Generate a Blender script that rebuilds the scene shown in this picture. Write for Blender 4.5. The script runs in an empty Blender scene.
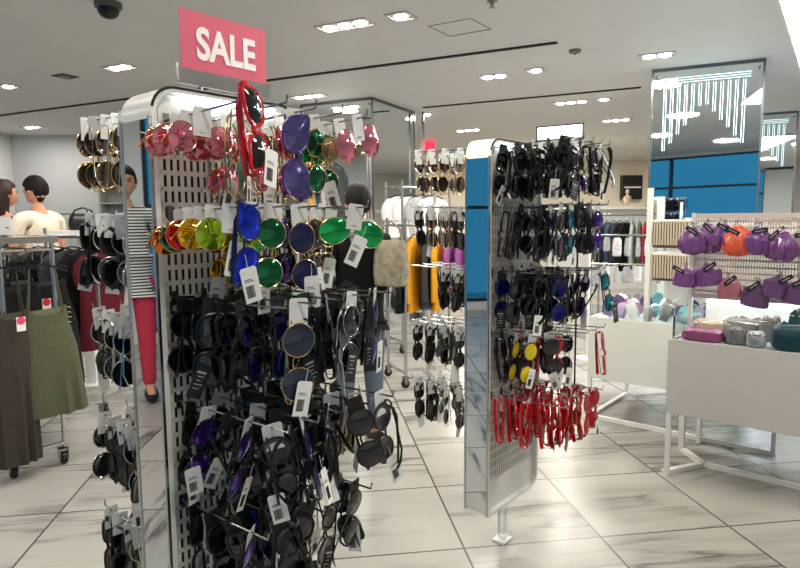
import bpy, bmesh, math, random
from mathutils import Vector, Matrix, Euler
random.seed(7)
S = bpy.context.scene
COL = S.collection
PI = math.pi

# ------------------------------------------------------------------ camera
FPX, EYE, PITCH, ROLL = 620.0, 1.4, math.radians(6.08), math.radians(0.41)
cam = bpy.data.cameras.new('camera'); cam_o = bpy.data.objects.new('camera', cam); COL.objects.link(cam_o)
cam.sensor_width = 36; cam.lens = FPX / 800 * 36; cam.clip_start = 0.05
Mc = Matrix.Rotation(PI / 2 - PITCH, 4, 'X') @ Matrix.Rotation(-ROLL, 4, 'Z')
cam_o.matrix_world = Matrix.Translation((0, 0, EYE)) @ Mc
S.camera = cam_o
FW = Vector((0, math.cos(PITCH), -math.sin(PITCH))); UP0 = Vector((0, math.sin(PITCH), math.cos(PITCH))); RT0 = Vector((1, 0, 0))
RT = RT0 * math.cos(ROLL) - UP0 * math.sin(ROLL); UPV = UP0 * math.cos(ROLL) + RT0 * math.sin(ROLL)

def ray(x, y): return FW + RT * ((x - 400) / FPX) - UPV * ((y - 284) / FPX)
def onz(x, y, z):
    d = ray(x, y); t = (z - EYE) / d.z; return Vector((0, 0, EYE)) + d * t
def ony(x, y, Y):
    d = ray(x, y); return Vector((0, 0, EYE)) + d * (Y / d.y)

# ------------------------------------------------------------------ materials
def lin(c):
    return tuple(((v / 255) / 12.92 if v / 255 <= .04045 else ((v / 255 + .055) / 1.055) ** 2.4) for v in c) + (1,)

MATS = {}
def mat(name, rgb, rough=.5, metal=0, emit=0, trans=0, spec=.5, coat=0, alpha=1, ior=1.45, noise=0, nscale=30, bump=0):
    if name in MATS: return MATS[name]
    m = bpy.data.materials.new(name); m.use_nodes = True
    nt = m.node_tree; b = nt.nodes['Principled BSDF']
    b.inputs['Base Color'].default_value = lin(rgb)
    b.inputs['Roughness'].default_value = rough; b.inputs['Metallic'].default_value = metal
    b.inputs['Specular IOR Level'].default_value = spec; b.inputs['Coat Weight'].default_value = coat
    b.inputs['Transmission Weight'].default_value = trans; b.inputs['Alpha'].default_value = alpha; b.inputs['IOR'].default_value = ior
    if emit:
        b.inputs['Emission Color'].default_value = lin(rgb); b.inputs['Emission Strength'].default_value = emit
    if noise or bump:
        tc = nt.nodes.new('ShaderNodeTexCoord'); n = nt.nodes.new('ShaderNodeTexNoise')
        n.inputs['Scale'].default_value = nscale; n.inputs['Detail'].default_value = 4
        nt.links.new(tc.outputs['Object'], n.inputs['Vector'])
        if noise:
            r = nt.nodes.new('ShaderNodeValToRGB'); nt.links.new(n.outputs['Fac'], r.inputs['Fac'])
            c = lin(rgb)
            r.color_ramp.elements[0].position = .3; r.color_ramp.elements[1].position = .7
            r.color_ramp.elements[0].color = tuple(v * (1 - noise) for v in c[:3]) + (1,)
            r.color_ramp.elements[1].color = tuple(min(1, v * (1 + noise)) for v in c[:3]) + (1,)
            nt.links.new(r.outputs['Color'], b.inputs['Base Color'])
        if bump:
            bp = nt.nodes.new('ShaderNodeBump'); bp.inputs['Strength'].default_value = bump; bp.inputs['Distance'].default_value = .01
            nt.links.new(n.outputs['Fac'], bp.inputs['Height']); nt.links.new(bp.outputs['Normal'], b.inputs['Normal'])
    MATS[name] = m
    return m

white_paint = mat('white paint', (226, 224, 218), .35, noise=.02)
stand_white = mat('stand enamel', (232, 232, 226), .3)
perf_white = mat('perforated enamel', (222, 221, 212), .4)
mirror = mat('mirror', (215, 220, 222), .015, 1)
column_mirror = mat('column mirror', (232, 238, 240), .02, 1)
chrome = mat('chrome', (196, 196, 194), .24, 1)
steel = mat('steel wire', (150, 150, 150), .25, 1)
dark_metal = mat('dark metal', (40, 40, 42), .35, .6)
black_plastic = mat('black plastic', (14, 14, 16), .28)
black_soft = mat('black rubber', (20, 20, 21), .6)
card_white = mat('white card', (232, 232, 228), .5)
clear_card = mat('frosted plastic card', (214, 216, 214), .35)
ink = mat('ink', (25, 25, 28), .6)
tag_black = mat('black card', (24, 25, 28), .5)
tag_grey = mat('grey tag print', (165, 165, 165), .6)
sticker_red = mat('red sticker', (205, 40, 52), .5)
sticker_pink = mat('pink sticker', (224, 62, 112), .5)
acrylic = mat('clear acrylic', (236, 244, 246), .03, trans=1, ior=1.2)
lamp_emit = mat('lamp glow', (255, 246, 232), .4, emit=14)
lamp_emit2 = mat('tube glow', (208, 240, 248), .4, emit=1.3)
lum_panel = mat('luminous ceiling sheet', (240, 248, 255), .4, emit=9)
sign_lit = mat('lit sign sheet', (246, 250, 252), .4, emit=1.2)

def floor_mat():
    m = bpy.data.materials.new('marble tiles'); m.use_nodes = True
    nt = m.node_tree; N = nt.nodes.new; L = nt.links.new; b = nt.nodes['Principled BSDF']
    tc = N('ShaderNodeTexCoord')
    mp = N('ShaderNodeMapping'); mp.vector_type = 'TEXTURE'
    # tile grid turned to follow the joints
    mp.inputs['Rotation'].default_value = (0, 0, math.radians(8.1)); mp.inputs['Location'].default_value = (.787, 3.20, 0)
    mp.inputs['Scale'].default_value = (.615, .615, 1)
    L(tc.outputs['Object'], mp.inputs['Vector'])
    sep = N('ShaderNodeSeparateXYZ'); L(mp.outputs['Vector'], sep.inputs[0])
    def frac_edge(out):
        f = N('ShaderNodeMath'); f.operation = 'FRACT'; L(out, f.inputs[0])
        s = N('ShaderNodeMath'); s.operation = 'SUBTRACT'; L(f.outputs[0], s.inputs[0]); s.inputs[1].default_value = .5
        a = N('ShaderNodeMath'); a.operation = 'ABSOLUTE'; L(s.outputs[0], a.inputs[0])
        g = N('ShaderNodeMath'); g.operation = 'GREATER_THAN'; L(a.outputs[0], g.inputs[0]); g.inputs[1].default_value = .4925
        return g
    gx, gy = frac_edge(sep.outputs[0]), frac_edge(sep.outputs[1])
    mx = N('ShaderNodeMath'); mx.operation = 'MAXIMUM'; L(gx.outputs[0], mx.inputs[0]); L(gy.outputs[0], mx.inputs[1])
    # per tile offset so veins break at the joints
    fl = N('ShaderNodeVectorMath'); fl.operation = 'FLOOR'; L(mp.outputs['Vector'], fl.inputs[0])
    wn = N('ShaderNodeTexWhiteNoise'); wn.noise_dimensions = '2D'; L(fl.outputs[0], wn.inputs['Vector'])
    sc = N('ShaderNodeVectorMath'); sc.operation = 'SCALE'; L(wn.outputs['Color'], sc.inputs[0]); sc.inputs['Scale'].default_value = 9
    ad = N('ShaderNodeVectorMath'); ad.operation = 'ADD'; L(mp.outputs['Vector'], ad.inputs[0]); L(sc.outputs[0], ad.inputs[1])
    m2 = N('ShaderNodeMapping'); m2.inputs['Rotation'].default_value = (0, 0, math.radians(-4)); m2.inputs['Scale'].default_value = (.20, 1.7, 1)
    L(ad.outputs[0], m2.inputs['Vector'])
    n1 = N('ShaderNodeTexNoise'); n1.inputs['Scale'].default_value = 1.25; n1.inputs['Detail'].default_value = 9; n1.inputs['Distortion'].default_value = .35
    L(m2.outputs[0], n1.inputs['Vector'])
    s1 = N('ShaderNodeMath'); s1.operation = 'SUBTRACT'; L(n1.outputs['Fac'], s1.inputs[0]); s1.inputs[1].default_value = .5
    a1 = N('ShaderNodeMath'); a1.operation = 'ABSOLUTE'; L(s1.outputs[0], a1.inputs[0])
    r1 = N('ShaderNodeValToRGB'); L(a1.outputs[0], r1.inputs['Fac'])
    e = r1.color_ramp.elements; e[0].position = 0; e[0].color = (.085, .08, .075, 1); e[1].position = .034; e[1].color = (.36, .352, .325, 1)
    k = e.new(.010); k.color = (.22, .21, .195, 1)
    n2 = N('ShaderNodeTexNoise'); n2.inputs['Scale'].default_value = 2.2; n2.inputs['Detail'].default_value = 5; L(m2.outputs[0], n2.inputs['Vector'])
    r2 = N('ShaderNodeValToRGB'); L(n2.outputs['Fac'], r2.inputs['Fac'])
    r2.color_ramp.elements[0].position = .36; r2.color_ramp.elements[0].color = (.72, .72, .72, 1); r2.color_ramp.elements[1].position = .56; r2.color_ramp.elements[1].color = (1, 1, 1, 1)
    mu = N('ShaderNodeMixRGB'); mu.blend_type = 'MULTIPLY'; mu.inputs[0].default_value = 1; L(r1.outputs[0], mu.inputs[1]); L(r2.outputs[0], mu.inputs[2])
    # veins only on part of the slab
    n3 = N('ShaderNodeTexNoise'); n3.inputs['Scale'].default_value = .9; L(ad.outputs[0], n3.inputs['Vector'])
    r3 = N('ShaderNodeValToRGB'); L(n3.outputs['Fac'], r3.inputs['Fac']); r3.color_ramp.elements[0].position = .40; r3.color_ramp.elements[1].position = .56
    mv = N('ShaderNodeMixRGB'); L(r3.outputs[0], mv.inputs[0]); mv.inputs[1].default_value = (.36, .352, .325, 1); L(mu.outputs[0], mv.inputs[2])
    mj = N('ShaderNodeMixRGB'); L(mx.outputs[0], mj.inputs[0]); L(mv.outputs[0], mj.inputs[1]); mj.inputs[2].default_value = (.07, .065, .06, 1)
    L(mj.outputs[0], b.inputs['Base Color'])
    b.inputs['Roughness'].default_value = .24
    return m

# ------------------------------------------------------------------ mesh builder
class MB:
    def __init__(self): self.v = []; self.f = []
    def add(self, vs, fs, M=None):
        o = len(self.v)
        self.v += [tuple(M @ Vector(p)) if M else tuple(p) for p in vs]
        self.f += [tuple(i + o for i in q) for q in fs]
    def box(self, c, s, M=None):
        x, y, z = [k / 2 for k in s]
        vs = [(c[0] + a * x, c[1] + b * y, c[2] + d * z) for a in (-1, 1) for b in (-1, 1) for d in (-1, 1)]
        self.add(vs, [(0, 1, 3, 2), (4, 6, 7, 5), (0, 4, 5, 1), (2, 3, 7, 6), (0, 2, 6, 4), (1, 5, 7, 3)], M)
    def tube(self, pts, r, seg=6, closed=False, ry=None, M=None):
        pts = [Vector(p) for p in pts]; n = len(pts)
        rs = r if isinstance(r, (list, tuple)) else [r] * n
        vs = []; prev = None
        for i, p in enumerate(pts):
            if closed: t = pts[(i + 1) % n] - pts[i - 1]
            else: t = pts[min(i + 1, n - 1)] - pts[max(i - 1, 0)]
            if t.length < 1e-9: t = Vector((0, 0, 1))
            t.normalize()
            if prev is None: a = t.orthogonal().normalized() if ry is None else (Vector((0, 1, 0)) - t * t.y).normalized() if abs(t.y) < .95 else t.orthogonal().normalized()
            else: a = (prev - t * prev.dot(t)).normalized()
            prev = a; bb = t.cross(a)
            for k in range(seg):
                an = 2 * PI * k / seg
                vs.append(p + a * ((rs[i] if ry is None else ry) * math.cos(an)) + bb * (rs[i] * math.sin(an)))
        fs = []
        for i in range(n if closed else n - 1):
            j = (i + 1) % n
            for k in range(seg):
                fs.append((i * seg + k, i * seg + (k + 1) % seg, j * seg + (k + 1) % seg, j * seg + k))
        if not closed:
            fs.append(tuple(range(seg))[::-1]); fs.append(tuple((n - 1) * seg + k for k in range(seg)))
        self.add(vs, fs, M)
    def prism(self, poly, d0, d1, axis='y', M=None):
        n = len(poly)
        def P(a, b, d): return (a, d, b) if axis == 'y' else (a, b, d) if axis == 'z' else (d, a, b)
        vs = [P(a, b, d0) for a, b in poly] + [P(a, b, d1) for a, b in poly]
        fs = [tuple(range(n))[::-1], tuple(range(n, 2 * n))] + [(i, (i + 1) % n, n + (i + 1) % n, n + i) for i in range(n)]
        self.add(vs, fs, M)
    def rings(self, rings, cap=True, M=None):
        n = len(rings[0]); vs = [p for r in rings for p in r]; fs = []
        for i in range(len(rings) - 1):
            for k in range(n):
                fs.append((i * n + k, i * n + (k + 1) % n, (i + 1) * n + (k + 1) % n, (i + 1) * n + k))
        if cap: fs.append(tuple(range(n))[::-1]); fs.append(tuple((len(rings) - 1) * n + k for k in range(n)))
        self.add(vs, fs, M)
    def lathe(self, prof, seg=16, M=None):
        self.rings([[(r * math.cos(2 * PI * k / seg), r * math.sin(2 * PI * k / seg), z) for k in range(seg)] for r, z in prof], True, M)
    def ball(self, c, r, seg=14, M=None):
        r = r if isinstance(r, (tuple, list)) else (r, r, r)
        rows = max(6, seg // 2 + 1)
        rg = []
        for i in range(rows + 1):
            a = -PI / 2 + PI * i / rows; a = max(-PI / 2 + .02, min(PI / 2 - .02, a))
            rg.append([(c[0] + r[0] * math.cos(a) * math.cos(2 * PI * k / seg), c[1] + r[1] * math.cos(a) * math.sin(2 * PI * k / seg), c[2] + r[2] * math.sin(a)) for k in range(seg)])
        self.rings(rg, True, M)
    def mesh(self, name, smooth=False):
        me = bpy.data.meshes.new(name); me.from_pydata(self.v, [], self.f); me.update()
        bm = bmesh.new(); bm.from_mesh(me); bmesh.ops.recalc_face_normals(bm, faces=bm.faces); bm.to_mesh(me); bm.free()
        if smooth:
            for p in me.polygons: p.use_smooth = True
            try: me.set_sharp_from_angle(angle=math.radians(40))
            except Exception: pass
        return me
    def build(self, name, m, parent=None, smooth=False, **k):
        return inst(name, self.mesh(name, smooth), m, parent, **k)

def inst(name, me, m, parent=None, loc=None, rot=None, label=None):
    o = bpy.data.objects.new(name, me); COL.objects.link(o)
    if not me.materials: me.materials.append(None)
    o.material_slots[0].link = 'OBJECT'; o.material_slots[0].material = m
    if parent: o.parent = parent
    if loc is not None: o.location = loc
    if rot is not None: o.rotation_euler = rot
    if label: o['label'] = label
    return o
def tag(o, label, cat, group=None, kind=None):
    o['label'] = label; o['category'] = cat
    if group: o['group'] = group
    if kind: o['kind'] = kind
    return o
def thing(name, label, cat, loc=(0, 0, 0), rz=0, group=None):
    o = bpy.data.objects.new(name, None); COL.objects.link(o); o.empty_display_size = .1
    o.location = loc; o.rotation_euler = (0, 0, rz)
    return tag(o, label, cat, group)
def struct(name, mb, m, smooth=False):
    o = mb.build(name, m, None, smooth); o['kind'] = 'structure'; return o
ORD = ['first', 'second', 'third', 'fourth', 'fifth', 'sixth', 'seventh', 'eighth', 'ninth', 'tenth', 'eleventh', 'twelfth', 'thirteenth', 'fourteenth', 'fifteenth', 'sixteenth', 'seventeenth', 'eighteenth', 'nineteenth', 'twentieth']

# ------------------------------------------------------------------ directions used by the shop
A = math.radians(40)
P = Vector((math.sin(A), math.cos(A), 0)); Nn = Vector((math.cos(A), -math.sin(A), 0)); Z = Vector((0, 0, 1))
CD = Vector((.894, -.448, 0)).normalized(); CE = Vector((.448, .894, 0)).normalized()
CANG = math.atan2(CD.y, CD.x)
CEIL = 2.8

# ------------------------------------------------------------------ room shell
mb = MB(); mb.box((1, 5.5, -.05), (19, 25, .1)); struct('floor', mb, floor_mat())
ceil_mat = mat('ceiling paint', (216, 216, 215), .6, noise=.015, nscale=3)
mb = MB()
mb.prism([(-6.6, -2.2), (10.1, -2.2), (10.1, 18), (-6.6, 18)], CEIL, CEIL + .2, 'z')
struct('ceiling', mb, ceil_mat)
wall_grey = mat('cool grey wall', (186, 189, 193), .5, noise=.02, nscale=2)
wall_warm = mat('warm white wall', (238, 230, 212), .6, noise=.02, nscale=2)
wall_pale = mat('pale wall', (216, 218, 218), .6)
mb = MB(); mb.box((-4.1, 10.5, 1.4), (5.0, .2, 2.8)); mb.box((-1.7, 13.25, 1.4), (.2, 5.4, 2.8)); struct('wall_back', mb, wall_grey)
mb = MB(); mb.box((4.2, 16.1, 1.4), (12.0, .2, 2.8)); struct('wall_far', mb, wall_warm)
mb = MB(); mb.box((10.0, 7.0, 1.4), (.2, 18.4, 2.8)); struct('wall_right', mb, wall_pale)
# left wall with a long shop window, front wall with the facade
mb = MB(); mb.box((-6.5, 6.6, 1.4), (.2, 7.8, 2.8)); mb.box((-6.5, .3, .06), (.2, 4.8, .12)); mb.box((-6.5, .3, 2.75), (.2, 4.8, .1)); struct('wall_left', mb, wall_pale)
mb = MB(); mb.box((1.75, -2.1, .06), (16.7, .2, .12)); mb.box((1.75, -2.1, 2.77), (16.7, .2, .06)); mb.box((5.3, -2.1, 1.4), (9.55, .2, 2.8)); mb.box((-5.6, -2.1, 1.4), (1.9, .2, 2.8)); struct('wall_front', mb, wall_pale)
pane_mat = mat('window pane', (225, 240, 245), .02, trans=1, ior=1.08)
def window(name, a, b, z0, z1, cols, rows):
    a = Vector(a); b = Vector(b); d = (b - a); L = d.length; ang = math.atan2(d.y, d.x)
    root = bpy.data.objects.new(name, None); COL.objects.link(root); root.location = a; root.rotation_euler = (0, 0, ang); root['kind'] = 'structure'
    f = MB()
    for i in range(cols + 1): f.box((L * i / cols, 0, (z0 + z1) / 2), (.06, .08, z1 - z0))
    for j in rows: f.box((L / 2, 0, j), (L, .07, .05))
    f.box((L / 2, 0, z0 + .02), (L, .08, .04)); f.box((L / 2, 0, z1 - .02), (L, .08, .04))
    f.build('window_frame', dark_metal, root)
    g = MB(); g.box((L / 2, 0, (z0 + z1) / 2), (L, .012, z1 - z0)); g.build('pane', pane_mat, root)
window('window_1', (-6.5, -2.0, 0), (-6.5, 2.7, 0), .12, 2.7, 3, [1.55])
window('window_2', (-4.6, -2.1, 0), (.5, -2.1, 0), .12, 2.74, 2, [2.05])

# ceiling slots (black linear diffusers)
def slot(x0, y0, x1, y1, name):
    a, b = onz(x0, y0, CEIL), onz(x1, y1, CEIL)
    d = (b - a); ang = math.atan2(d.y, d.x)
    mb = MB(); mb.box((0, 0, 0), (d.length, .045, .012)); o = mb.build(name, mat('slot black', (12, 12, 12), .7))
    o.location = (a + b) / 2 + Vector((0, 0, -.005)); o.rotation_euler = (0, 0, ang); o['kind'] = 'structure'
a0 = onz(0, 115, CEIL)
slot(-40, 120.4, 557, 42, 'trim_1'); slot(423, 107.3, 641, 87, 'trim_2')

# recessed ceiling lights
frame_m = mat('light trim', (196, 194, 190), .5)
recess_m = mat('light recess', (120, 118, 114), .6)
LIGHTS = []
def downlight(x, y, nl, label, on=True, size=.13):
    p = onz(x, y, CEIL)
    r = thing('ceiling_downlight', label, 'ceiling light', (p.x, p.y, CEIL), CANG, 'recessed lights in the shop ceiling')
    w = size * nl + .03; h = size + .03
    f = MB()
    for s in (-1, 1):
        f.box((0, s * h / 2, -.004), (w + .015, .015, .010)); f.box((s * w / 2, 0, -.004), (.015, h, .010))
    f.build('trim_frame', frame_m if on else dark_metal, r)
    b = MB(); b.box((0, 0, -.001), (w - .015, h - .015, .003)); b.build('recess_plate', recess_m if on else dark_metal, r)
    for i in range(nl):
        l = MB(); cx = (i - (nl - 1) / 2) * size
        l.lathe([(.052, -.004), (.05, -.012), (.03, -.022), (.004, -.026)], 16, Matrix.Translation((cx, 0, 0)))
        l.build('lamp', lamp_emit if on else steel, r, True)
    if on: LIGHTS.append((p, nl))
DL = [(8, 86, 1, 'single recessed ceiling light at the far left edge above the clothing rack'),
      (120, 67, 2, 'bright recessed twin ceiling light left of the SALE sign'),
      (345, 25, 3, 'triple recessed ceiling light right of the SALE sign, nearest to the viewer'),
      (401, 16, 1, 'single recessed ceiling light beside the nearest triple light'),
      (494, 76, 2, 'twin recessed ceiling light above the middle sunglasses stand'),
      (536, 70, 1, 'small single ceiling light right of the twin above the middle stand'),
      (657, 55, 2, 'recessed twin ceiling light just left of the large mirrored column top'),
      (571, 102, 3, 'row of three small ceiling lamps beyond the second black ceiling slot'),
      (604, 99, 1, 'small ceiling light right of the row of three beyond the slot'),
      (616, 120, 3, 'far row of three ceiling lamps left of the large mirrored column'),
      (32, 127, 2, 'far twin ceiling light low on the left above the grey wall'),
      (309, 96, 3, 'recessed ceiling light group behind the SALE stand left of the column'),
      (427, 114, 1, 'ceiling light right beside the left mirrored column'),
      (468, 130, 3, 'far group of ceiling lamps directly above the middle stand mirror end')]
for d in DL: downlight(*d)
downlight(65, 76, 1, 'unlit dark square ceiling fitting between two lit ones on the left', on=False)

# small ceiling furniture
p = onz(108, 3, CEIL)
r = thing('dome_camera', 'black dome security camera on the ceiling at the upper left', 'security camera', (p.x, p.y, CEIL))
m1 = MB(); m1.lathe([(.085, 0), (.085, -.03), (.07, -.035)], 20); m1.build('base', mat('grey plastic', (90, 90, 90), .5), r, True)
m1 = MB(); m1.lathe([(.07, -.033), (.066, -.06), (.05, -.085), (.025, -.098), (.003, -.1)], 20); m1.build('dome', black_plastic, r, True)
p = onz(575, 50, CEIL)
r = thing('smoke_detector', 'small grey round detector on the ceiling above the second black slot', 'smoke detector', (p.x, p.y, CEIL))
m1 = MB(); m1.lathe([(.05, 0), (.05, -.02), (.03, -.03), (.002, -.031)], 16); m1.build('housing', recess_m, r, True)
m1 = MB(); m1.ball((0, 0, -.033), .008); m1.build('sensor', dark_metal, r, True)
p = onz(662, 1, CEIL)
p = onz(492, 1, CEIL)
r = thing('sprinkler', 'small metal sprinkler at the top middle of the ceiling', 'sprinkler', (p.x, p.y, CEIL))
m1 = MB(); m1.lathe([(.035, 0), (.03, -.008), (.012, -.012), (.01, -.04), (.002, -.041)], 12); m1.build('body', steel, r, True)
m1 = MB(); m1.lathe([(.02, -.04), (.02, -.043), (.002, -.044)], 12); m1.build('deflector', steel, r)
pa, pb, pc = onz(428, 26, CEIL), onz(450, 36, CEIL), onz(491, 29, CEIL)
mb = MB(); d1 = pb - pa; d2 = pc - pb
q = [pa, pb, pc, pa + d2]
for i in range(4): mb.tube([q[i] - Z * .002, q[(i + 1) % 4] - Z * .002], .004, 4)
o = mb.build('access_panel', mat('panel seam', (150, 149, 146), .6)); tag(o, 'thin square access hatch outline in the ceiling near the triple light', 'ceiling hatch')
# luminous ceiling to the right
a = Vector((2.486, 4.227, 0)); dv = Vector((.58, .81, 0)).normalized(); dn = Vector((dv.y, -dv.x, 0))
r = thing('luminous_ceiling_panel', 'large glowing white ceiling panel at the upper right corner', 'ceiling light', (a.x, a.y, CEIL), math.atan2(dv.y, dv.x))
m1 = MB(); m1.box((1.0, -.3, -.02), (3.2, .56, .03)); m1.build('diffuser', lum_panel, r)
m1 = MB()
m1.box((1.0, -.01, -.02), (3.24, .02, .05)); m1.box((1.0, -.59, -.02), (3.24, .02, .05)); m1.box((-.61, -.3, -.02), (.02, .6, .05)); m1.box((2.61, -.3, -.02), (.02, .6, .05))
m1.build('trim_frame', white_paint, r)

# ------------------------------------------------------------------ mirrored columns
def column(name, corner, w, dep, label, tubes=True):
    # corner = front right corner on the floor, front runs back-left along -CD
    r = thing(name, label, 'column', (corner[0], corner[1], 0), CANG)
    c = MB(); c.box((-w / 2, dep / 2, CEIL / 2), (w - .03, dep - .03, CEIL)); c.build('core', wall_pale, r)
    h = CEIL - .03
    f = MB(); f.box((-w / 2, -.004 + .012, h / 2), (w - .012, .012, h)); f.build('mirror_front', column_mirror, r)
    f = MB(); f.box((-.006 - .002, dep / 2, h / 2), (.012, dep - .012, h)); f.build('mirror_side', column_mirror, r)
    t = MB()
    for (x, y) in ((0, 0), (-w, 0), (0, dep), (-w, dep)): t.box((x, y, CEIL / 2), (.018, .018, CEIL))
    t.box((-w / 2, 0, CEIL - .015), (w, .02, .03)); t.box((0, dep / 2, CEIL - .015), (.02, dep, .03))
    t.build('trim_frame', mat('brushed steel trim', (105, 110, 112), .3, .9), r)
    for x in (-.035, -w + .035):
        s = MB(); s.lathe([(.012, 0), (.012, .008), (.002, .011)], 10, Matrix.Translation((x, -.002, CEIL - .075)) @ Matrix.Rotation(PI / 2, 4, 'X')); s.build('screw', steel, r)
    if tubes:
        lens = [.61, .54, .46, .38, .29, .21, .20, .27, .35, .42, .50, .57]
        for i, l in enumerate(lens):
            u = -w + .115 + i * .0605 * w / .93
            tb = MB()
            for s in (-.010, .010): tb.tube([(u + s, .0005, CEIL - .165), (u + s, .0005, CEIL - .165 - l)], .0026, 6)
            tb.build('light_tube', lamp_emit2, r)
        for j in range(3):
            tb = MB(); tb.tube([(-w + .075, .0005, CEIL - .10 - .022 * j), (-.10, .0005, CEIL - .10 - .022 * j)], .0026, 6); tb.build('light_tube', lamp_emit2, r)
    return r
column('mirrored_column', (3.28, 5.728), .93, 1.0, 'large mirrored column with hanging light tube pattern behind the purple pouch display')
column('mirrored_column', (5.38, 8.55), .93, 1.0, 'smaller mirrored column with light tubes at the right edge, behind the large one')
column('mirrored_column', (-.31, 7.395), 1.0, 1.15, 'mirrored column with steel edges behind the woman and the SALE stand', False)

# ------------------------------------------------------------------ sunglasses
def outline(shape, n=22):
    pts = []
    for k in range(n):
        t = 2 * PI * k / n; c, s = math.cos(t), math.sin(t)
        if shape == 'round': x, z = .0258 * c, .0258 * s
        elif shape == 'bold': x, z = .0285 * c, .0265 * s
        elif shape == 'aviator':
            x, z = .029 * c, .0255 * s
            x += .004 * (-s); 
            if s > 0: z *= .82
        elif shape == 'cat':
            e = 2 / 2.6
            x = .0285 * math.copysign(abs(c) ** e, c); z = .0225 * math.copysign(abs(s) ** e, s)
            z += max(0, x / .0285) ** 2 * (.011 if z > 0 else .004); x += max(0, z) * .22
        else:
            e = 2 / 3.4
            x = .027 * math.copysign(abs(c) ** e, c); z = .0205 * math.copysign(abs(s) ** e, s)
            x *= 1 + z * 3
        pts.append((x, z))
    return pts
GAP = .034
GM = {}
def glasses_meshes(shape, thick):
    key = (shape, thick)
    if key in GM: return GM[key]
    ol = outline(shape); rr = {'thin': .0011, 'mid': .0022, 'thick': .0036}[thick]
    fr = MB()
    for s in (-1, 1):
        fr.tube([(s * (GAP + x), 0, z) for x, z in ol], rr, 6, True, ry=rr * (1.0 if thick == 'thin' else .8))
    inner = min(x for x, z in ol); outer = max(x for x, z in ol)
    fr.tube([(-GAP - inner - .002 + .0, 0, .006), (-.004, -.003, .010), (.004, -.003, .010), (GAP + inner + .002, 0, .006)], rr, 6)
    ew = GAP + outer; zt = .012
    for s in (-1, 1):
        fr.tube([(s * (ew - .004), 0, zt - .002), (s * (ew + .004), .002, zt), (s * (ew + .005), .009, zt)], rr * 1.15, 6)
        fr.tube([(s * .012, .004, -.006), (s * .010, .008, -.010), (s * .012, .006, -.014)], .0012, 5)
    le = {}
    for s in (-1, 1):
        L = MB(); n = len(ol); rg = []
        for q in (1.0, .75, .45, .05): rg.append([(s * (GAP + x * q), -.0042 * (1 - q * q) - .0006, z * q) for x, z in ol])
        rb = [[(x, y + .0014, z) for x, y, z in g] for g in rg[::-1]]
        L.rings(rb[:] + rg[::-1], False) if False else L.rings(rg[::-1] + [[(x, y + .0014, z) for x, y, z in g] for g in rg], True)
        le[s] = L.mesh('lens', True)
    te = {}
    for s in (-1, 1):
        t = MB(); d = .013 if s > 0 else .019
        w = {'thin': .0016, 'mid': .0026, 'thick': .0046}[thick]
        pts = [(s * (ew + .005), .009, zt), (s * (ew + .002), d, zt), (s * .02, d + .003, zt), (-s * .035, d + .004, zt - .002), (-s * .055, d + .003, zt - .012), (-s * .064, d + .001, zt - .024)]
        t.tube(pts, [w, w, w, w * 1.1, w * 1.5, w * 1.3], 6, ry=.0013)
        te[s] = t.mesh('temple', True)
    GM[key] = (fr.mesh('frame', True), le, te, ew)
    return GM[key]
def plate(w, h, t=.0009, hole=True):
    m = MB(); m.prism([(-w / 2 + .004, h / 2), (-w / 2, h / 2 - .004), (-w / 2, -h / 2), (w / 2, -h / 2), (w / 2, h / 2 - .004), (w / 2 - .004, h / 2)], -t / 2, t / 2); return m
# card standing above a pair (local z up); used for both hanging ways
m = plate(.042, .062); CARD = m.mesh('hang_card')
m = MB(); m.lathe([(.0035, 0), (.0035, .0004)], 10, Matrix.Translation((0, -.0007, .019)) @ Matrix.Rotation(PI / 2, 4, 'X')); CARDHOLE = m.mesh('punch_hole')
m = plate(.036, .075); m.tube([(0, 0, .0375), (.002, .002, .052), (0, 0, .066)], .0006, 4); TAG = m.mesh('price_tag')
m = MB()
x = -.012
for i in range(14):
    w = random.choice([.0008, .0014, .0020]); m.box((x + w / 2, -.0008, -.014), (w, .0004, .026)); x += w + random.choice([.0007, .0011])
    if x > .004: break
m.box((-.004, -.0008, .012), (.016, .0004, .0015)); m.box((-.002, -.0008, .008), (.020, .0004, .0012)); BARCODE = m.mesh('barcode')
m = MB()
for i in range(5): m.box((-.003 + .002 * (i % 2), -.0008, .020 - .009 * i), (.022 - .006 * (i % 3), .0004, .0022 if i else .005))
TEXTLINES = m.mesh('print_lines')

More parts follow.
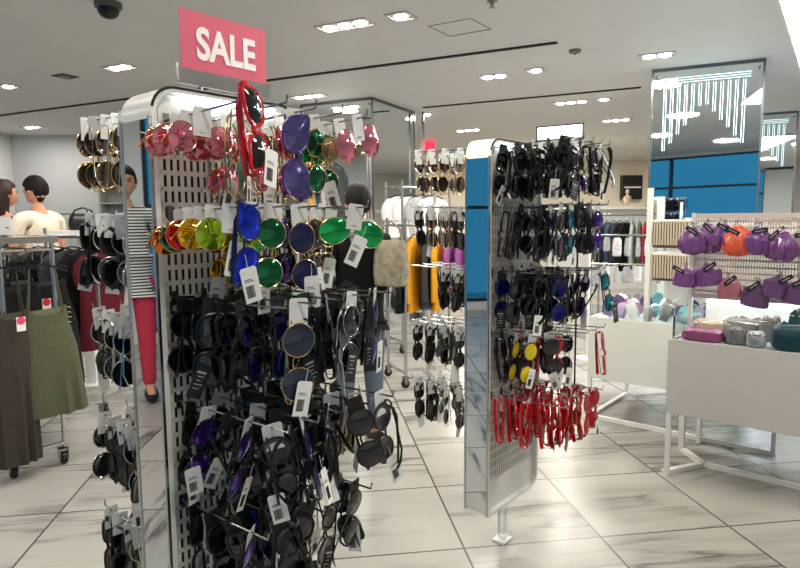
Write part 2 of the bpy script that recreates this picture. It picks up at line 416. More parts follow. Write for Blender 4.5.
def lensm(name, rgb, r=.06, metal=.85): return mat(name, rgb, r, metal)
dark_lens = mat('smoke lens', (16, 16, 20), .04, 0, spec=.6, coat=.5)
brown_lens = mat('brown lens', (46, 30, 28), .05, 0, spec=.6, coat=.5)
gold = mat('gold wire', (214, 184, 132), .2, 1)
silver = mat('silver wire', (196, 196, 192), .18, 1)
red_pl = mat('red plastic', (198, 18, 30), .18, coat=.6)
red_clear = mat('red tinted lens', (176, 26, 36), .06, .3)
TYPES = {
 'pink': ('round', 'thin', gold, lensm('pink mirror lens', (236, 138, 160)), 'pink round sunglasses'),
 'rose': ('aviator', 'thin', gold, lensm('rose mirror lens', (205, 110, 128)), 'rose aviator sunglasses'),
 'red': ('cat', 'thick', red_pl, dark_lens, 'red cat-eye sunglasses'),
 'purp': ('cat', 'mid', mat('purple frame', (70, 48, 110), .3, .3), mat('purple glitter lens', (98, 90, 150), .16, .7, noise=.45, nscale=260), 'purple cat-eye sunglasses'),
 'blk': ('way', 'thick', black_plastic, dark_lens, 'black square sunglasses'),
 'blkr': ('round', 'mid', black_plastic, dark_lens, 'black round sunglasses'),
 'blkc': ('cat', 'thick', black_plastic, dark_lens, 'black cat-eye sunglasses'),
 'blkw': ('bold', 'thin', silver, dark_lens, 'black wire-rim sunglasses'),
 'brn': ('bold', 'thin', gold, brown_lens, 'brown round sunglasses'),
 'oran': ('round', 'thin', gold, lensm('orange mirror lens', (244, 124, 50)), 'orange round sunglasses'),
 'yelo': ('round', 'thin', gold, lensm('amber mirror lens', (238, 180, 40)), 'amber round sunglasses'),
 'lime': ('bold', 'thin', gold, lensm('lime mirror lens', (170, 205, 50)), 'lime round sunglasses'),
 'redm': ('round', 'thin', gold, lensm('red mirror lens', (220, 50, 50)), 'red mirrored sunglasses'),
 'blue': ('cat', 'mid', mat('navy frame', (28, 32, 80), .25), lensm('blue mirror lens', (42, 66, 220)), 'blue cat-eye sunglasses'),
 'gren': ('aviator', 'thin', gold, lensm('green mirror lens', (40, 180, 100)), 'green aviator sunglasses'),
 'grnd': ('round', 'thin', gold, lensm('dark green mirror lens', (40, 110, 74)), 'dark green round sunglasses'),
 'navy': ('bold', 'thin', gold, mat('navy lens', (36, 40, 78), .06, .3), 'navy round sunglasses'),
 'viol': ('round', 'mid', black_plastic, lensm('violet mirror lens', (92, 54, 160)), 'violet round sunglasses'),
 'teal': ('round', 'mid', black_plastic, lensm('teal mirror lens', (24, 134, 150)), 'teal round sunglasses'),
 'bblu': ('round', 'mid', black_plastic, lensm('deep blue mirror lens', (36, 44, 130)), 'black blue-lens sunglasses'),
 'yel': ('round', 'mid', black_plastic, mat('yellow lens', (232, 206, 40), .08, .2), 'yellow-lens round sunglasses'),
 'redp': ('round', 'thick', mat('cherry plastic', (178, 16, 28), .16, coat=.5), red_clear, 'red plastic round sunglasses'),
 'cream': ('bold', 'mid', mat('cream plastic', (222, 208, 176), .3), brown_lens, 'cream-framed round sunglasses'),
 'gblk': ('round', 'thin', gold, mat('bluish smoke lens', (60, 66, 84), .04, .6), 'gold-rimmed round sunglasses'),
 'olive': ('aviator', 'thin', gold, mat('olive lens', (120, 112, 80), .1, .4), 'olive aviator sunglasses'),
 'clgr': ('aviator', 'thin', gold, mat('clear green lens', (96, 140, 120), .05, .4), 'pale green aviator sunglasses'),
}
COUNT = [0]
def glasses(code, hook, nf, label, group, mode='V', sc=1.25, yaw=0, tilt=0, lean=0, tagk=None, card=True, zdrop=0, flip=1, back=False, side_open=False):
    """hook = point of the hook wire the card hangs on; nf = horizontal unit vector the pair faces"""
    shape, thick, fm, lm, look = TYPES[code]
    fr, le, te, ew = glasses_meshes(shape, thick)
    r = bpy.data.objects.new('sunglasses', None); COL.objects.link(r); r.empty_display_size = .05
    tag(r, label, 'sunglasses', group)
    right = Z.cross(-nf)                           # local frame of a pair hung level: x along -right.. z up, front -y = nf
    R0 = Matrix((right * 1, -nf, Z)).transposed()  # columns
    if R0.determinant() < 0: R0 = Matrix((-right, -nf, Z)).transposed()
    R = R0 @ Matrix.Rotation(yaw, 3, 'Z') @ Matrix.Rotation(lean, 3, 'X') @ Matrix.Rotation(tilt, 3, 'Y')
    drop = (.058 if mode == 'H' else ew * sc + .024) + zdrop
    T = Matrix.Translation(hook) @ R.to_4x4()
    r.matrix_world = T
    G = Matrix.Translation((0, 0, -drop)) @ Matrix.Scale(sc, 4) @ (Matrix.Rotation(-PI / 2 * flip, 4, 'Y') if mode == 'V' else Matrix.Identity(4))
    if back: G = G @ Matrix.Rotation(PI, 4, 'Z' if mode == 'H' else 'X')
    def part(nm, me, m_, M):
        o = inst(nm, me, m_, r); o.matrix_local = M; return o
    part('frame', fr, fm, G)
    for s in (-1, 1):
        part('lens', le[s], lm, G)
        op = random.uniform(0, .42) if (side_open and random.random() < .6) else 0
        hp_ = Vector((s * (ew + .005), .009, .012))
        part('temple', te[s], fm, G @ Matrix.Translation(hp_) @ Matrix.Rotation(-s * op, 4, 'Z') @ Matrix.Translation(-hp_))
    if card:
        part('hang_card', CARD, clear_card if card == 1 else tag_black, Matrix.Translation((0, .0025 if mode == 'V' else -.004, -.022)))
    if tagk:
        sx = random.uniform(-.02, .02); dz = -drop - (.085 if mode == 'V' else .07) + random.uniform(-.012, .03)
        M = Matrix.Translation((sx, -.016, dz)) @ Matrix.Rotation(random.uniform(-.35, .35), 4, 'Y') @ Matrix.Rotation(random.uniform(-.3, .3), 4, 'Z')
        t = part('price_tag', TAG, tag_black if tagk == 'k' else card_white, M)
        if tagk == 'r':
            sq = MB(); sq.box((0, -.0009, -.006), (.021, .0006, .021)); inst('sticker', sq.mesh('sticker'), sticker_red, t)
        elif tagk == 'k': inst('print_lines', TEXTLINES, tag_grey, t)
        else: inst('barcode', BARCODE, ink, t)
    COUNT[0] += 1
    return r

# ------------------------------------------------------------------ the two sunglasses stands
def stand(name, label, E, dep, W=.42, z0=.23, z1=1.70):
    """E = near front corner of the panel; local x along the panel, front is -y"""
    c = Vector((E.x, E.y, 0)) + P * (W / 2) - Nn * (dep / 2)
    ang = math.atan2(P.y, P.x)
    r = thing(name, label, 'display stand', c, ang)
    def rr(w, a, b, rad, n=8):
        pts = []
        for cx, cz, s in ((w / 2 - rad, b - rad, 0), (-w / 2 + rad, b - rad, 1), (-w / 2 + rad, a + rad, 2), (w / 2 - rad, a + rad, 3)):
            if s == 2:   # near lower corner is square
                pts.append((-w / 2, a)); continue
            for k in range(n + 1):
                t = PI / 2 * (s + k / n); pts.append((cx + rad * math.cos(t), cz + rad * math.sin(t)))
        return pts
    th = .012
    o_, i_ = rr(W, z0, z1, .06), rr(W - 2 * th, z0 + th, z1 - th, .05)
    n = len(o_); b = MB()
    vs = [(x, y, z) for y in (-dep / 2, dep / 2) for L in (o_, i_) for x, z in L]
    fs = []
    for k in range(n):
        j = (k + 1) % n
        fs += [(k, j, n + j, n + k), (2 * n + k, 3 * n + k, 3 * n + j, 2 * n + j), (k, 2 * n + k, 2 * n + j, j), (n + k, n + j, 3 * n + j, 3 * n + k)]
    b.add(vs, fs); b.build('frame_band', stand_white, r, True)
    # perforated panels front and back
    for sy in (-1, 1):
        y = sy * (dep / 2 - .022)
        q = MB(); px = .0165; x0 = -W / 2 + th; nx = int((W - 2 * th) / px)
        zt = z1 - th - .07; zb = z0 + .14
        for i in range(nx + 1): q.box((x0 + (W - 2 * th) * i / nx, y, (zt + zb) / 2), (.0095, .002, zt - zb))
        nz = int((zt - zb) / .036)
        for j in range(nz + 1): q.box((0, y, zb + (zt - zb) * j / nz), (W - 2 * th, .002, .011))
        q.box((0, y, (z0 + th + zb) / 2), (W - 2 * th, .002, zb - z0 - th)); q.box((0, y, (zt + z1 - th - .004) / 2), (W - 2 * th - .03, .002, z1 - th - zt - .004))
        q.build('perforated_panel', perf_white, r)
    q = MB(); q.box((0, 0, (z0 + z1) / 2 - .03), (W - 2 * th - .004, .004, z1 - z0 - .2)); q.build('core_panel', mat('stand core', (70, 70, 68), .7), r)
    q = MB(); q.box((-W / 2 - .002, 0, (z0 + .02 + z1 - .075) / 2), (.004, dep - .014, z1 - z0 - .095)); q.build('end_mirror', mirror, r)
    q = MB()
    for s in (-1, 1): q.box((-W / 2 - .003, s * (dep / 2 - .004), (z0 + .01 + z1 - .07) / 2), (.008, .007, z1 - z0 - .08))
    q.build('mirror_edging', chrome, r)
    q = MB(); q.tube([(x, -dep / 2 - .001, z) for x, z in o_ if z > z1 - .05], .0035, 6); q.build('shadow_gap_line', mat('shadow gap black', (18, 20, 24), .5), r)  # dark tube stands in for the shadow gap along the top edge
    for sy in (-1, 1):
        q = MB(); q.box((0, sy * (dep / 2 - .010), z1 - th - .006), (W - .14, .010, .008)); q.build('light_strip', mat('strip glow', (224, 244, 252), .4, emit=7), r)
    q = MB(); q.box((.0, 0, z0 / 2), (.03, .03, z0)); q.build('post', acrylic, r)
    q = MB(); q.box((0, 0, .005), (.07, .06, .01)); q.build('base_plate', stand_white, r)
    return r, c
def hooks(root, side, dep, zs, offs, W=.42, L=.31):
    for z in zs:
        for o in offs:
            x = -W / 2 + o; y = -dep / 2 if side > 0 else dep / 2; s = -1 if side > 0 else 1
            h = MB(); h.tube([(x, y - s * .03, z), (x, y + s * L, z + .012), (x, y + s * (L + .004), z + .028)], .0024, 6)
            h.box((x, y - s * .019, z), (.014, .004, .034)); h.build('hook', steel, root, True)
ROW = ['top', 'second', 'third', 'fourth', 'bottom']
def fill(E, dep, side, z, offs, row, cfg, where, group, sl, base=.05, jit=1.0, mode='V', L=.31, gs=1.25):
    """cfg: per hook a list of slot specs from the panel to the tip (None = empty)"""
    nf = Nn if side > 0 else -Nn
    for hi, lst in enumerate(cfg):
        n = len(lst)
        for k, sp in enumerate(lst):
            if not sp: continue
            if isinstance(sp, str): sp = (sp, {})
            code, kw = sp[0], dict(sp[1])
            s = kw.pop('s', base + sl * k) 
            hp = Vector((E.x, E.y, 0)) + P * offs[hi] + (Nn * s if side > 0 else -Nn * (dep + s))
            hp.z = z + .012 * s / L
            fo = n - 1 - k
            pos = 'at the tip' if fo == 0 else f'{ORD[fo]} behind the tip'
            hn = ORD[hi] if side > 0 else ORD[hi]
            label = f"{TYPES[code][4]} {pos}, {hn} hook, {ROW[row]} row, {where}"
            kw.setdefault('yaw', random.uniform(-.45, .45) * jit); kw.setdefault('tilt', random.uniform(-.16, .16) * jit); kw.setdefault('lean', random.uniform(-.12, .12) * jit)
            kw.setdefault('flip', random.choice((1, -1))); kw.setdefault('mode', mode); kw.setdefault('sc', gs)
            if code in ('blk', 'blkc', 'blkr', 'bblu') and side > 0:
                kw.setdefault('back', random.random() < .55); kw.setdefault('card', 1 if random.random() < .2 else 2); kw.setdefault('side_open', True)
            glasses(code, hp, nf, label, group, **kw)

E1 = onz(150, 83, 1.70); E2 = onz(491, 137, 1.70)
D1, D2 = .14, .112
s1, c1 = stand('sunglasses_stand', 'white perforated sunglasses stand in front carrying the pink SALE sign', E1, D1)
s2, c2 = stand('sunglasses_stand', 'white perforated sunglasses stand in the middle with red sunglasses lowest', E2, D2, z0=.20)
OF = [.045, .125, .205, .285, .365]
Z1 = [1.625, 1.415, 1.215, .965, .715]; Z1B = [1.655, 1.40, 1.14, .84, .56]
Z2 = [1.665, 1.435, 1.185, .945, .69]
hooks(s1, 1, D1, Z1[:2] + Z1[4:], OF); hooks(s1, 1, D1, Z1[2:4], OF, L=.385); hooks(s1, -1, D1, Z1B, OF[:2]); hooks(s2, 1, D2, Z2, OF); hooks(s2, -1, D2, Z2, OF[:3])
W1, W1B, W2, W2B = 'front of SALE stand', 'rear of SALE stand', 'front of middle stand', 'rear of middle stand'
G1, G2 = 'sunglasses on the SALE stand', 'sunglasses on the middle stand'
w_, k_ = {'tagk': 'w'}, {'tagk': 'k'}
def H(code, **k): return (code, dict(mode='H', **k))
def V(code, **k): return (code, dict(k))
# top row
fill(E1, D1, 1, Z1[0], OF, 0, [
    [H('pink', s=.035, yaw=-.1, tilt=.05), H('pink', s=.075, yaw=-.1, tilt=.1), H('pink', s=.125, yaw=-.05, tilt=.05), V('clgr', tagk='w', yaw=.7, s=.27), V('red', yaw=.28, tilt=-.05, s=.305, tagk='w', flip=1, zdrop=-.045)],
    [V('pink', tagk='w'), V('pink', tagk='w', yaw=.3), V('rose', tagk='w'), V('pink', yaw=.5, s=.20)],
    [V('rose', tagk='w'), V('brn', tagk='w'), V('rose', s=.19), V('purp', s=.245, yaw=-.25, tilt=.02, lean=0, sc=1.4, zdrop=-.02)],
    [V('brn', s=.07), V('rose', s=.12, tagk='w'), V('gren', s=.17, tagk='w'), V('grnd', s=.22)],
    [V('rose', s=.07, tagk='w'), V('gren', s=.12, tagk='w'), V('grnd', s=.17, tagk='w'), H('olive', s=.215, yaw=.1, tilt=-.2), H('pink', s=.275, yaw=.15, tilt=-.22, lean=0, sc=1.5, zdrop=.0)]], W1, G1, .055)
fill(E1, D1, 1, Z1[1], OF, 1, [
    [H('oran', s=.03, yaw=-.15), H('grnd', s=.07, yaw=-.15), H('redm', s=.11, yaw=-.1), H('yelo', s=.155, yaw=-.1), H('lime', s=.215, yaw=.0, tagk='w'), V('blue', s=.285, yaw=.05, tilt=.05, zdrop=-.03, tagk='w')],
    [V('redm', s=.06), V('yelo', s=.11, tagk='w'), V('grnd', s=.16), V('gren', s=.21, tagk='w'), V('grnd', s=.26)],
    [V('viol', s=.08), V('grnd', s=.14), V('viol', s=.19), V('navy', s=.25, yaw=-.2, tagk='w', zdrop=.01)],
    [V('grnd', s=.08), V('blk', s=.13), V('gren', s=.18), V('brn', s=.22, tagk='w')],
    [V('blk', s=.08), V('grnd', s=.14, tagk='w'), V('brn', s=.19, tagk='w'), H('gren', s=.27, yaw=-.3, tilt=.12, sc=1.4, tagk='w')]], W1, G1, .05)
def rnd(pal, n, ptag=.3, kinds='wk'):
    out = []
    for i in range(n):
        c = random.choice(pal); kw = {}
        if random.random() < ptag: kw['tagk'] = random.choice(kinds)
        out.append((c, kw))
    return out
BL = ['blk', 'blkc', 'blkr', 'blk', 'bblu', 'blkc', 'blk', 'blk', 'blkr', 'blkc', 'blkr', 'blk']
cf = [rnd(BL, 5, .35) for i in range(5)]
cf[0][4] = ('bblu', {'tagk': 'k', 'yaw': .5, 's': .24}); cf[0][3] = ('blk', {'s': .19}); cf[0][2] = ('blkc', {'s': .14, 'tagk': 'k'}); cf[0][1] = ('blk', {'s': .09}); cf[1][4] = ('gblk', {'tagk': 'w', 'yaw': -.3, 's': .335, 'flip': 1, 'sc': 1.4, 'zdrop': .02, 'tilt': .04, 'lean': 0}); cf[1][3] = ('bblu', {'yaw': .3})
cf[2][4] = ('viol', {'tagk': 'w', 'yaw': .9}); cf[3][4] = ('blkw', {'yaw': .2, 'tagk': 'k'}); cf[4][4] = ('viol', {'tagk': 'w', 'yaw': .6}); cf[4][3] = ('blkr', {'tagk': 'k'})
fill(E1, D1, 1, Z1[2], OF, 2, cf, W1, G1, .075, base=.035, gs=1.25, L=.385)
cf = [rnd(BL, 5, .55, 'wwk') for i in range(5)]
cf[0][1] = ('viol', {'tagk': 'w'}); cf[0][3] = ('viol', {'tagk': 'w', 'yaw': .5}); cf[1][4] = ('viol', {'tagk': 'w'}); cf[2][4] = ('viol', {'tagk': 'k'})
cf[4] = [('blk', {}), ('blkr', {'tagk': 'k'}), ('blk', {}), ('cream', {'yaw': .9, 's': .28, 'tagk': 'w'}), ('blkr', {'s': .345, 'yaw': .1, 'flip': 1, 'tagk': 'w'})]
fill(E1, D1, 1, Z1[3], OF, 3, cf, W1, G1, .075, base=.035, jit=2.0, gs=1.25, L=.385)
cf = [rnd(BL, 4, .6, 'wwk') for i in range(5)]
cf[0][2] = ('blk', {'tagk': 'w'}); cf[0][3] = ('viol', {'tagk': 'w'}); fill(E1, D1, 1, Z1[4], OF, 4, cf, W1, G1, .075, base=.03, jit=2.0, gs=1.25)
# rear of the SALE stand, seen past its left edge
for t, pal, pt in ((0, ['brn'], .0), (1, ['blkc', 'blkw', 'blkc'], .35), (2, ['blkw', 'blkr'], .2), (3, ['blkw', 'blkr', 'blk'], .5), (4, ['blk', 'blkw'], .5)):
    cf = [rnd(pal, 5, pt, 'w'), [None, None, None] + rnd(pal, 2, pt, 'w')]
    fill(E1, D1, -1, Z1B[t], OF, t, cf, W1B, G1, .055, base=.06, jit=.9)
# middle stand
for t in range(5):
    pal = [['blk', 'blkc', 'blkr', 'blk', 'blkc'], ['blk', 'blkr', 'blkc', 'blk', 'bblu'], ['blk', 'blkc', 'blkr', 'bblu'], ['blk', 'yel', 'blkr', 'redp'], ['redp']][t]
    cf = [rnd(pal, 5 if t in (0, 4) else 4, [.35, .45, .45, .35, .25][t]) for i in range(5)]
    if t == 0:
        cf[3][3] = ('viol', {'tagk': 'w'}); cf[4][1] = ('viol', {}); cf[2][3] = ('viol', {'yaw': .8})
        cf[4][3] = ('blk', {'tilt': .5, 'yaw': .4})
    if t == 1:
        cf[1][3] = ('teal', {'tagk': 'w', 'yaw': .1, 'flip': 1}); cf[1][2] = ('viol', {'tagk': 'w'}); cf[3][3] = ('viol', {'tagk': 'w', 'yaw': .9}); cf[4][3] = ('viol', {'yaw': -.2}); cf[2][3] = ('blk', {})
    if t == 2:
        cf[0][2] = ('blk', {'tagk': 'w'}); cf[1][3] = ('viol', {'yaw': .5}); cf[4][3] = ('teal', {'yaw': -.1, 's': .3, 'tagk': 'k'}); cf[3][3] = ('viol', {'tagk': 'w', 'yaw': .9}); cf[2][3] = ('blkr', {'tagk': 'k'})
    if t == 3:
        cf = [[('blk', {}), ('yel', {'s': .10, 'yaw': .1}), ('yel', {'tagk': 'w', 's': .165, 'yaw': -.3})], [('blk', {}), ('blkr', {}), ('blkr', {'tagk': 'w'})], [('redp', {}), ('redp', {'tagk': 'w'}), ('redp', {'tagk': 'w'})],
              [('yel', {}), ('blk', {}), ('blkw', {'tagk': 'w'})], [('blk', {}), ('blk', {}), ('redp', {'s': .3, 'yaw': .3, 'tagk': None})]]
    if t == 4:
        for l in cf:
            for q in l: q[1]['zdrop'] = -.015; q[1]['yaw'] = random.uniform(.1, 1.3)
        cf[1][4][1].update(tagk='r'); cf[4][4][1].update(yaw=-.2, tagk='w')
    fill(E2, D2, 1, Z2[t], OF, t, cf, W2, G2, .062 if t in (0, 4) else .08, base=.03, jit=1.6, gs=1.3)
    pal = [['brn'], ['brn', 'blk'], ['blk'], ['blkr', 'blk'], ['blkw', 'blk']][t]
    cf = [rnd(pal, 4, .15, 'w'), rnd(pal, 4, .15, 'w'), [None, None] + rnd(pal, 2, .2, 'w')]
    if t == 2: cf[0] = cf[0][:2]; cf[1] = cf[1][:3]
    fill(E2, D2, -1, Z2[t] - (.0 if t < 3 else .0), OF, t, cf, W2B, G2, .072, base=.06, jit=.8, gs=1.15)
print('sunglasses', COUNT[0])

# SALE sign on the front stand
def face_dir(v): return math.atan2(v.y, v.x)
SL = onz(180, 70, 1.76); SW = .25
q0 = Vector((E1.x, E1.y, 0)) + P * .108 - Nn * (D1 * .35)
r = thing('sale_sign', 'pink SALE sign in a metal holder on top of the front sunglasses stand', 'sign', (q0.x, q0.y, 1.706), math.atan2(P.y, P.x))
m1 = MB(); m1.box((SW / 2, 0, .117), (SW, .004, .150)); m1.build('board', mat('sale pink', (212, 96, 118), .45), r)
m1 = MB(); m1.box((SW / 2, -.004, .036), (SW + .02, .003, .034)); m1.box((SW / 2, .004, .036), (SW + .02, .003, .034)); m1.box((SW / 2, 0, .02), (SW + .02, .012, .006)); m1.box((-.008, 0, .04), (.004, .012, .045)); m1.build('holder_channel', mat('holder steel', (140, 140, 140), .25, .9), r)
for x in (.05, SW - .05):
    m1 = MB(); m1.tube([(x, 0, -.004), (x, 0, .02)], .005, 8); m1.build('holder_stem', steel, r)
def text_mesh(txt, size, off=.0):
    cu = bpy.data.curves.new('lettering', 'FONT'); cu.body = txt; cu.size = size; cu.extrude = .0006; cu.offset = off; cu.align_x = 'CENTER'
    o = bpy.data.objects.new('lettering_source', cu); COL.objects.link(o)
    bpy.context.view_layer.update()
    me = bpy.data.meshes.new_from_object(o.evaluated_get(bpy.context.evaluated_depsgraph_get()))
    bpy.data.objects.remove(o); bpy.data.curves.remove(cu)
    me.name = 'lettering'; me.materials.clear()
    return me
me = text_mesh('SALE', .098, .0030)
o = inst('lettering', me, mat('sale white', (244, 238, 238), .5), r, loc=(SW / 2 + .003, -.0028, .084), rot=(PI / 2, 0, 0)); o.scale = (.84, 1.06, 1)

# blank lit sign on posts behind the middle stand
pA, pB = ony(537, 141, 5.2), ony(583, 140, 5.0)
d = pB - pA
r = thing('sign_stand', 'blank white lit sign in a dark frame on slim posts behind the middle stand', 'sign', (pA.x, pA.y, 0), math.atan2(d.y, d.x))
Ls = Vector((d.x, d.y)).length; zb = pA.z
m1 = MB(); m1.box((Ls / 2, 0, zb + .055), (Ls, .012, .10)); m1.build('sign_sheet', sign_lit, r)
m1 = MB()
for s in (0, 1): m1.box((Ls / 2, 0, zb + .11 * s), (Ls + .02, .022, .01)); m1.box((Ls * s, 0, zb + .055), (.01, .022, .12))
m1.build('frame', dark_metal, r)
for s in (.06, .94):
    m1 = MB(); m1.tube([(Ls * s, 0, 0), (Ls * s, 0, zb)], .008, 8); m1.lathe([(.09, 0), (.09, .008), (.012, .012)], 20, Matrix.Translation((Ls * s, 0, 0))); m1.build('post', dark_metal, r, True)

# ------------------------------------------------------------------ clothing racks and garments
def cloth(name, rgb, **k): return mat(name, rgb, .85, spec=.2, noise=.12, nscale=60, bump=.15, **k)
C_BLACK = cloth('black cloth', (24, 24, 26)); C_OLIVE = cloth('olive cloth', (84, 86, 66)); C_TAUPE = cloth('taupe cloth', (60, 55, 50))
C_GREY = cloth('charcoal cloth', (58, 60, 64)); C_MUST = cloth('mustard cloth', (222, 150, 36)); C_PURP = cloth('mauve cloth', (150, 84, 148))
C_WHITE = cloth('white cloth', (226, 226, 224)); C_MAROON = cloth('maroon cloth', (84, 24, 34)); C_DENIM = cloth('denim cloth', (72, 88, 112)); C_PINKC = cloth('pink cloth', (196, 60, 84))
C_LGREY = cloth('light grey cloth', (176, 176, 176)); C_BROWN = cloth('brown cloth', (74, 58, 48))
def garment(name, label, cat, loc, rz, length, w, m, style='strap', flare=1.2, group=None, sticker=None, lace=False, top=None):
    """hangs below loc (the rail); local x = across the garment"""
    r = thing(name, label, cat, loc, rz, group)
    h = MB()
    h.tube([(0, 0, -.075), (0, 0, -.03), (.012, 0, -.008), (.012, 0, .010), (0, 0, .018), (-.012, 0, .010)], .0022, 6); h.build('hanger_hook', chrome, r, True)
    h = MB(); sw = w * .46
    h.tube([(-sw, 0, -.125), (-sw * .5, 0, -.095), (0, 0, -.075), (sw * .5, 0, -.095), (sw, 0, -.125)], .006, 6); h.build('hanger', black_plastic, r, True)
    g = MB(); n = 26; rg = []
    top = top or (-.24 if style == 'strap' else -.10)
    rows = 12; ph = random.uniform(0, 6)
    for i in range(rows + 1):
        t = i / rows; z = top - (length) * t
        if style == 'strap': ww = w * (.40 + .10 * min(1, t * 3) + (flare - 1) * .5 * t)
        else: ww = w * (.16 + .34 * min(1, t * 7) ** .6 + (flare - 1) * .4 * t)
        th = .022 + .03 * t
        ring = []
        for k in range(n):
            a = 2 * PI * k / n; pl = 1 + .16 * t * math.sin(9 * a + ph) 
            ring.append((ww * math.cos(a), th * math.sin(a) * pl + .01 * t * math.sin(5 * math.cos(a) * 3 + ph), z + (.05 * abs(math.cos(a)) ** 2 if style == 'strap' and i == 0 else 0)))
        rg.append(ring)
    g.rings(rg)
    g.build('cloth', m, r, True)
    if style == 'strap':
        for s in (-1, 1):
            b = MB(); b.tube([(s * w * .33, -.018, top + .01), (s * w * .28, -.006, top * .6), (s * w * .24, 0, -.098), (s * w * .27, .012, top * .6), (s * w * .33, .018, top + .01)], .004, 5); b.build('strap', m, r, True)
    else:
        for s in (-1, 1):
            b = MB(); L = .5 if style == 'long' else .2
            b.tube([(s * w * .36, 0, -.14), (s * w * .50, .0, -.22), (s * w * .54, .0, -.14 - L * .6), (s * w * .53, .0, -.14 - L)], [.04, .052, .045, .038], 10, ry=.026); b.build('sleeve', m, r, True)
    if lace:
        b = MB()
        for i in range(16): b.tube([(w * .34, -.055, top - .12 - i * .03), (w * .42, -.05, top - .128 - i * .03)], .003, 5)
        b.build('lacing', steel, r, True)
    if sticker:
        b = MB(); b.box((sticker[1], -.062, top - sticker[2]), (.045, .001, .075)); t = b.build('price_tag', card_white, r)
        b = MB(); b.lathe([(.021, 0), (.021, .001)], 16, Matrix.Translation((sticker[1], -.0630, top - sticker[2] + .018)) @ Matrix.Rotation(PI / 2, 4, 'X')); b.build('sticker', sticker[0], t)
    return r
def rack(label, end, along, length, depth, h, label_cat='clothing rack', shelf=False):
    """end = floor point under the middle of the near end frame; rail runs along 'along'"""
    ang = math.atan2(along.y, along.x)
    r = thing('clothing_rack', label, label_cat, (end.x, end.y, 0), ang)
    rl = MB(); rl.tube([(-.02, 0, h), (length + .02, 0, h)], .013, 10); rl.build('rail', chrome, r, True)
    for i, x in enumerate((0, length)):
        f = MB()
        for s in (-1, 1): f.tube([(x, s * depth / 2, .10), (x, s * depth / 2, h + .06)], .013, 10)
        f.tube([(x, -depth / 2, h), (x, depth / 2, h)], .011, 8); f.tube([(x, -depth / 2, .12), (x, depth / 2, .12)], .013, 8); f.build('end_frame', chrome, r, True)
        for s in (-1, 1):
            c = MB(); c.lathe([(.034, -.013), (.036, -.006), (.036, .006), (.034, .013)], 16, Matrix.Translation((x, s * depth / 2 + .01, .036)) @ Matrix.Rotation(PI / 2, 4, 'X'))
            w = c.build('caster_wheel', black_soft, r, True)
            c = MB(); c.box((x, s * depth / 2 - .012, .062), (.035, .005, .055)); c.box((x, s * depth / 2 + .032, .062), (.035, .005, .055)); c.box((x, s * depth / 2 + .01, .092), (.05, .05, .006)); c.box((x + .035, s * depth / 2 + .01, .08), (.05, .02, .005))
            c.build('caster_fork', steel, r)
    if shelf:
        c = MB(); c.box((length / 2, 0, h + .065), (length + .05, depth + .04, .012)); c.build('top_shelf', mat('smoked glass shelf', (120, 124, 124), .08, .3), r)
        c = MB()
        for s in (-1, 1): c.box((length / 2, s * (depth / 2 + .02), h + .055), (length + .06, .012, .035))
        c.box((-.03, 0, h + .055), (.012, depth + .05, .035)); c.build('shelf_rim', chrome, r)
    return r
F0 = onz(20, 476, 0); RE = F0 + P * .11
ALR = -Nn
rack('chrome clothing rack with a glass top and casters at the left edge', RE, ALR, 1.35, .26, 1.24, shelf=True)
grz = math.atan2(P.y, P.x)
GL = [('black strappy camisole, first on the rail of the left clothing rack behind the olive dress', C_BLACK, 'strap', .50, .34, 1.1, (sticker_red, .155, .08), False),
      ('black dress with eyelet lacing, second on the rail of the left clothing rack', C_BLACK, 'strap', .62, .42, 1.2, None, True),
      ('charcoal dress, third on the rail of the left clothing rack', C_GREY, 'strap', .66, .36, 1.3, None, False),
      ('black long dress, fourth on the rail of the left clothing rack', C_BLACK, 'strap', .68, .38, 1.2, None, False),
      ('dark brown dress, fifth on the rail of the left clothing rack', C_BROWN, 'strap', .68, .38, 1.2, None, False),
      ('second olive dress, sixth on the rail of the left clothing rack', C_OLIVE, 'strap', .70, .38, 1.3, None, False),
      ('black dress, seventh at the far end of the left clothing rack', C_BLACK, 'strap', .70, .38, 1.2, None, False)]
q = RE - ALR * .075 + Z * 1.24
garment('dress', 'long olive sleeveless dress with thin straps hung on the end of the left rack', 'dress', q + P * .055 + ALR * .02, grz, .56, .27, C_OLIVE, 'strap', 1.5, 'dresses on the left clothing rack', None, False, -.36)
garment('dress', 'long taupe dress hung on the end of the left rack at the image edge', 'dress', q - P * .13, grz + .1, .78, .21, C_TAUPE, 'strap', 1.1, 'dresses on the left clothing rack', (sticker_pink, .03, .02), False, -.36)
for i, (lb, m_, st, ln, w, fl, stk, lc) in enumerate(GL):
    q = RE + ALR * (.14 + .15 * i) + Vector((0, 0, 1.24)) + P * (.04 * ((i % 3) - 1) + (.13 if i == 1 else 0))
    g = garment('dress', lb, 'dress', q, grz + random.uniform(-.12, .12), ln, w, m_, st, fl, 'dresses on the left clothing rack', stk, lc)
# white price card standing on the rack
q = RE + ALR * .55 + Vector((0, 0, 1.312)) - P * .1
r = thing('price_card', 'small white price card standing on the left clothing rack top', 'sign', ony(4, 232, 3.55), 0)
q = ony(4, 233, 3.55)
r.location = (q.x, q.y, 1.311)
m1 = MB(); m1.box((0, 0, .06), (.09, .003, .105)); m1.build('card', card_white, r)
m1 = MB(); m1.box((0, 0, .005), (.06, .04, .01)); m1.build('foot', acrylic, r)
m1 = MB(); m1.box((.022, -.002, .05), (.018, .001, .005)); m1.build('print', ink, r)

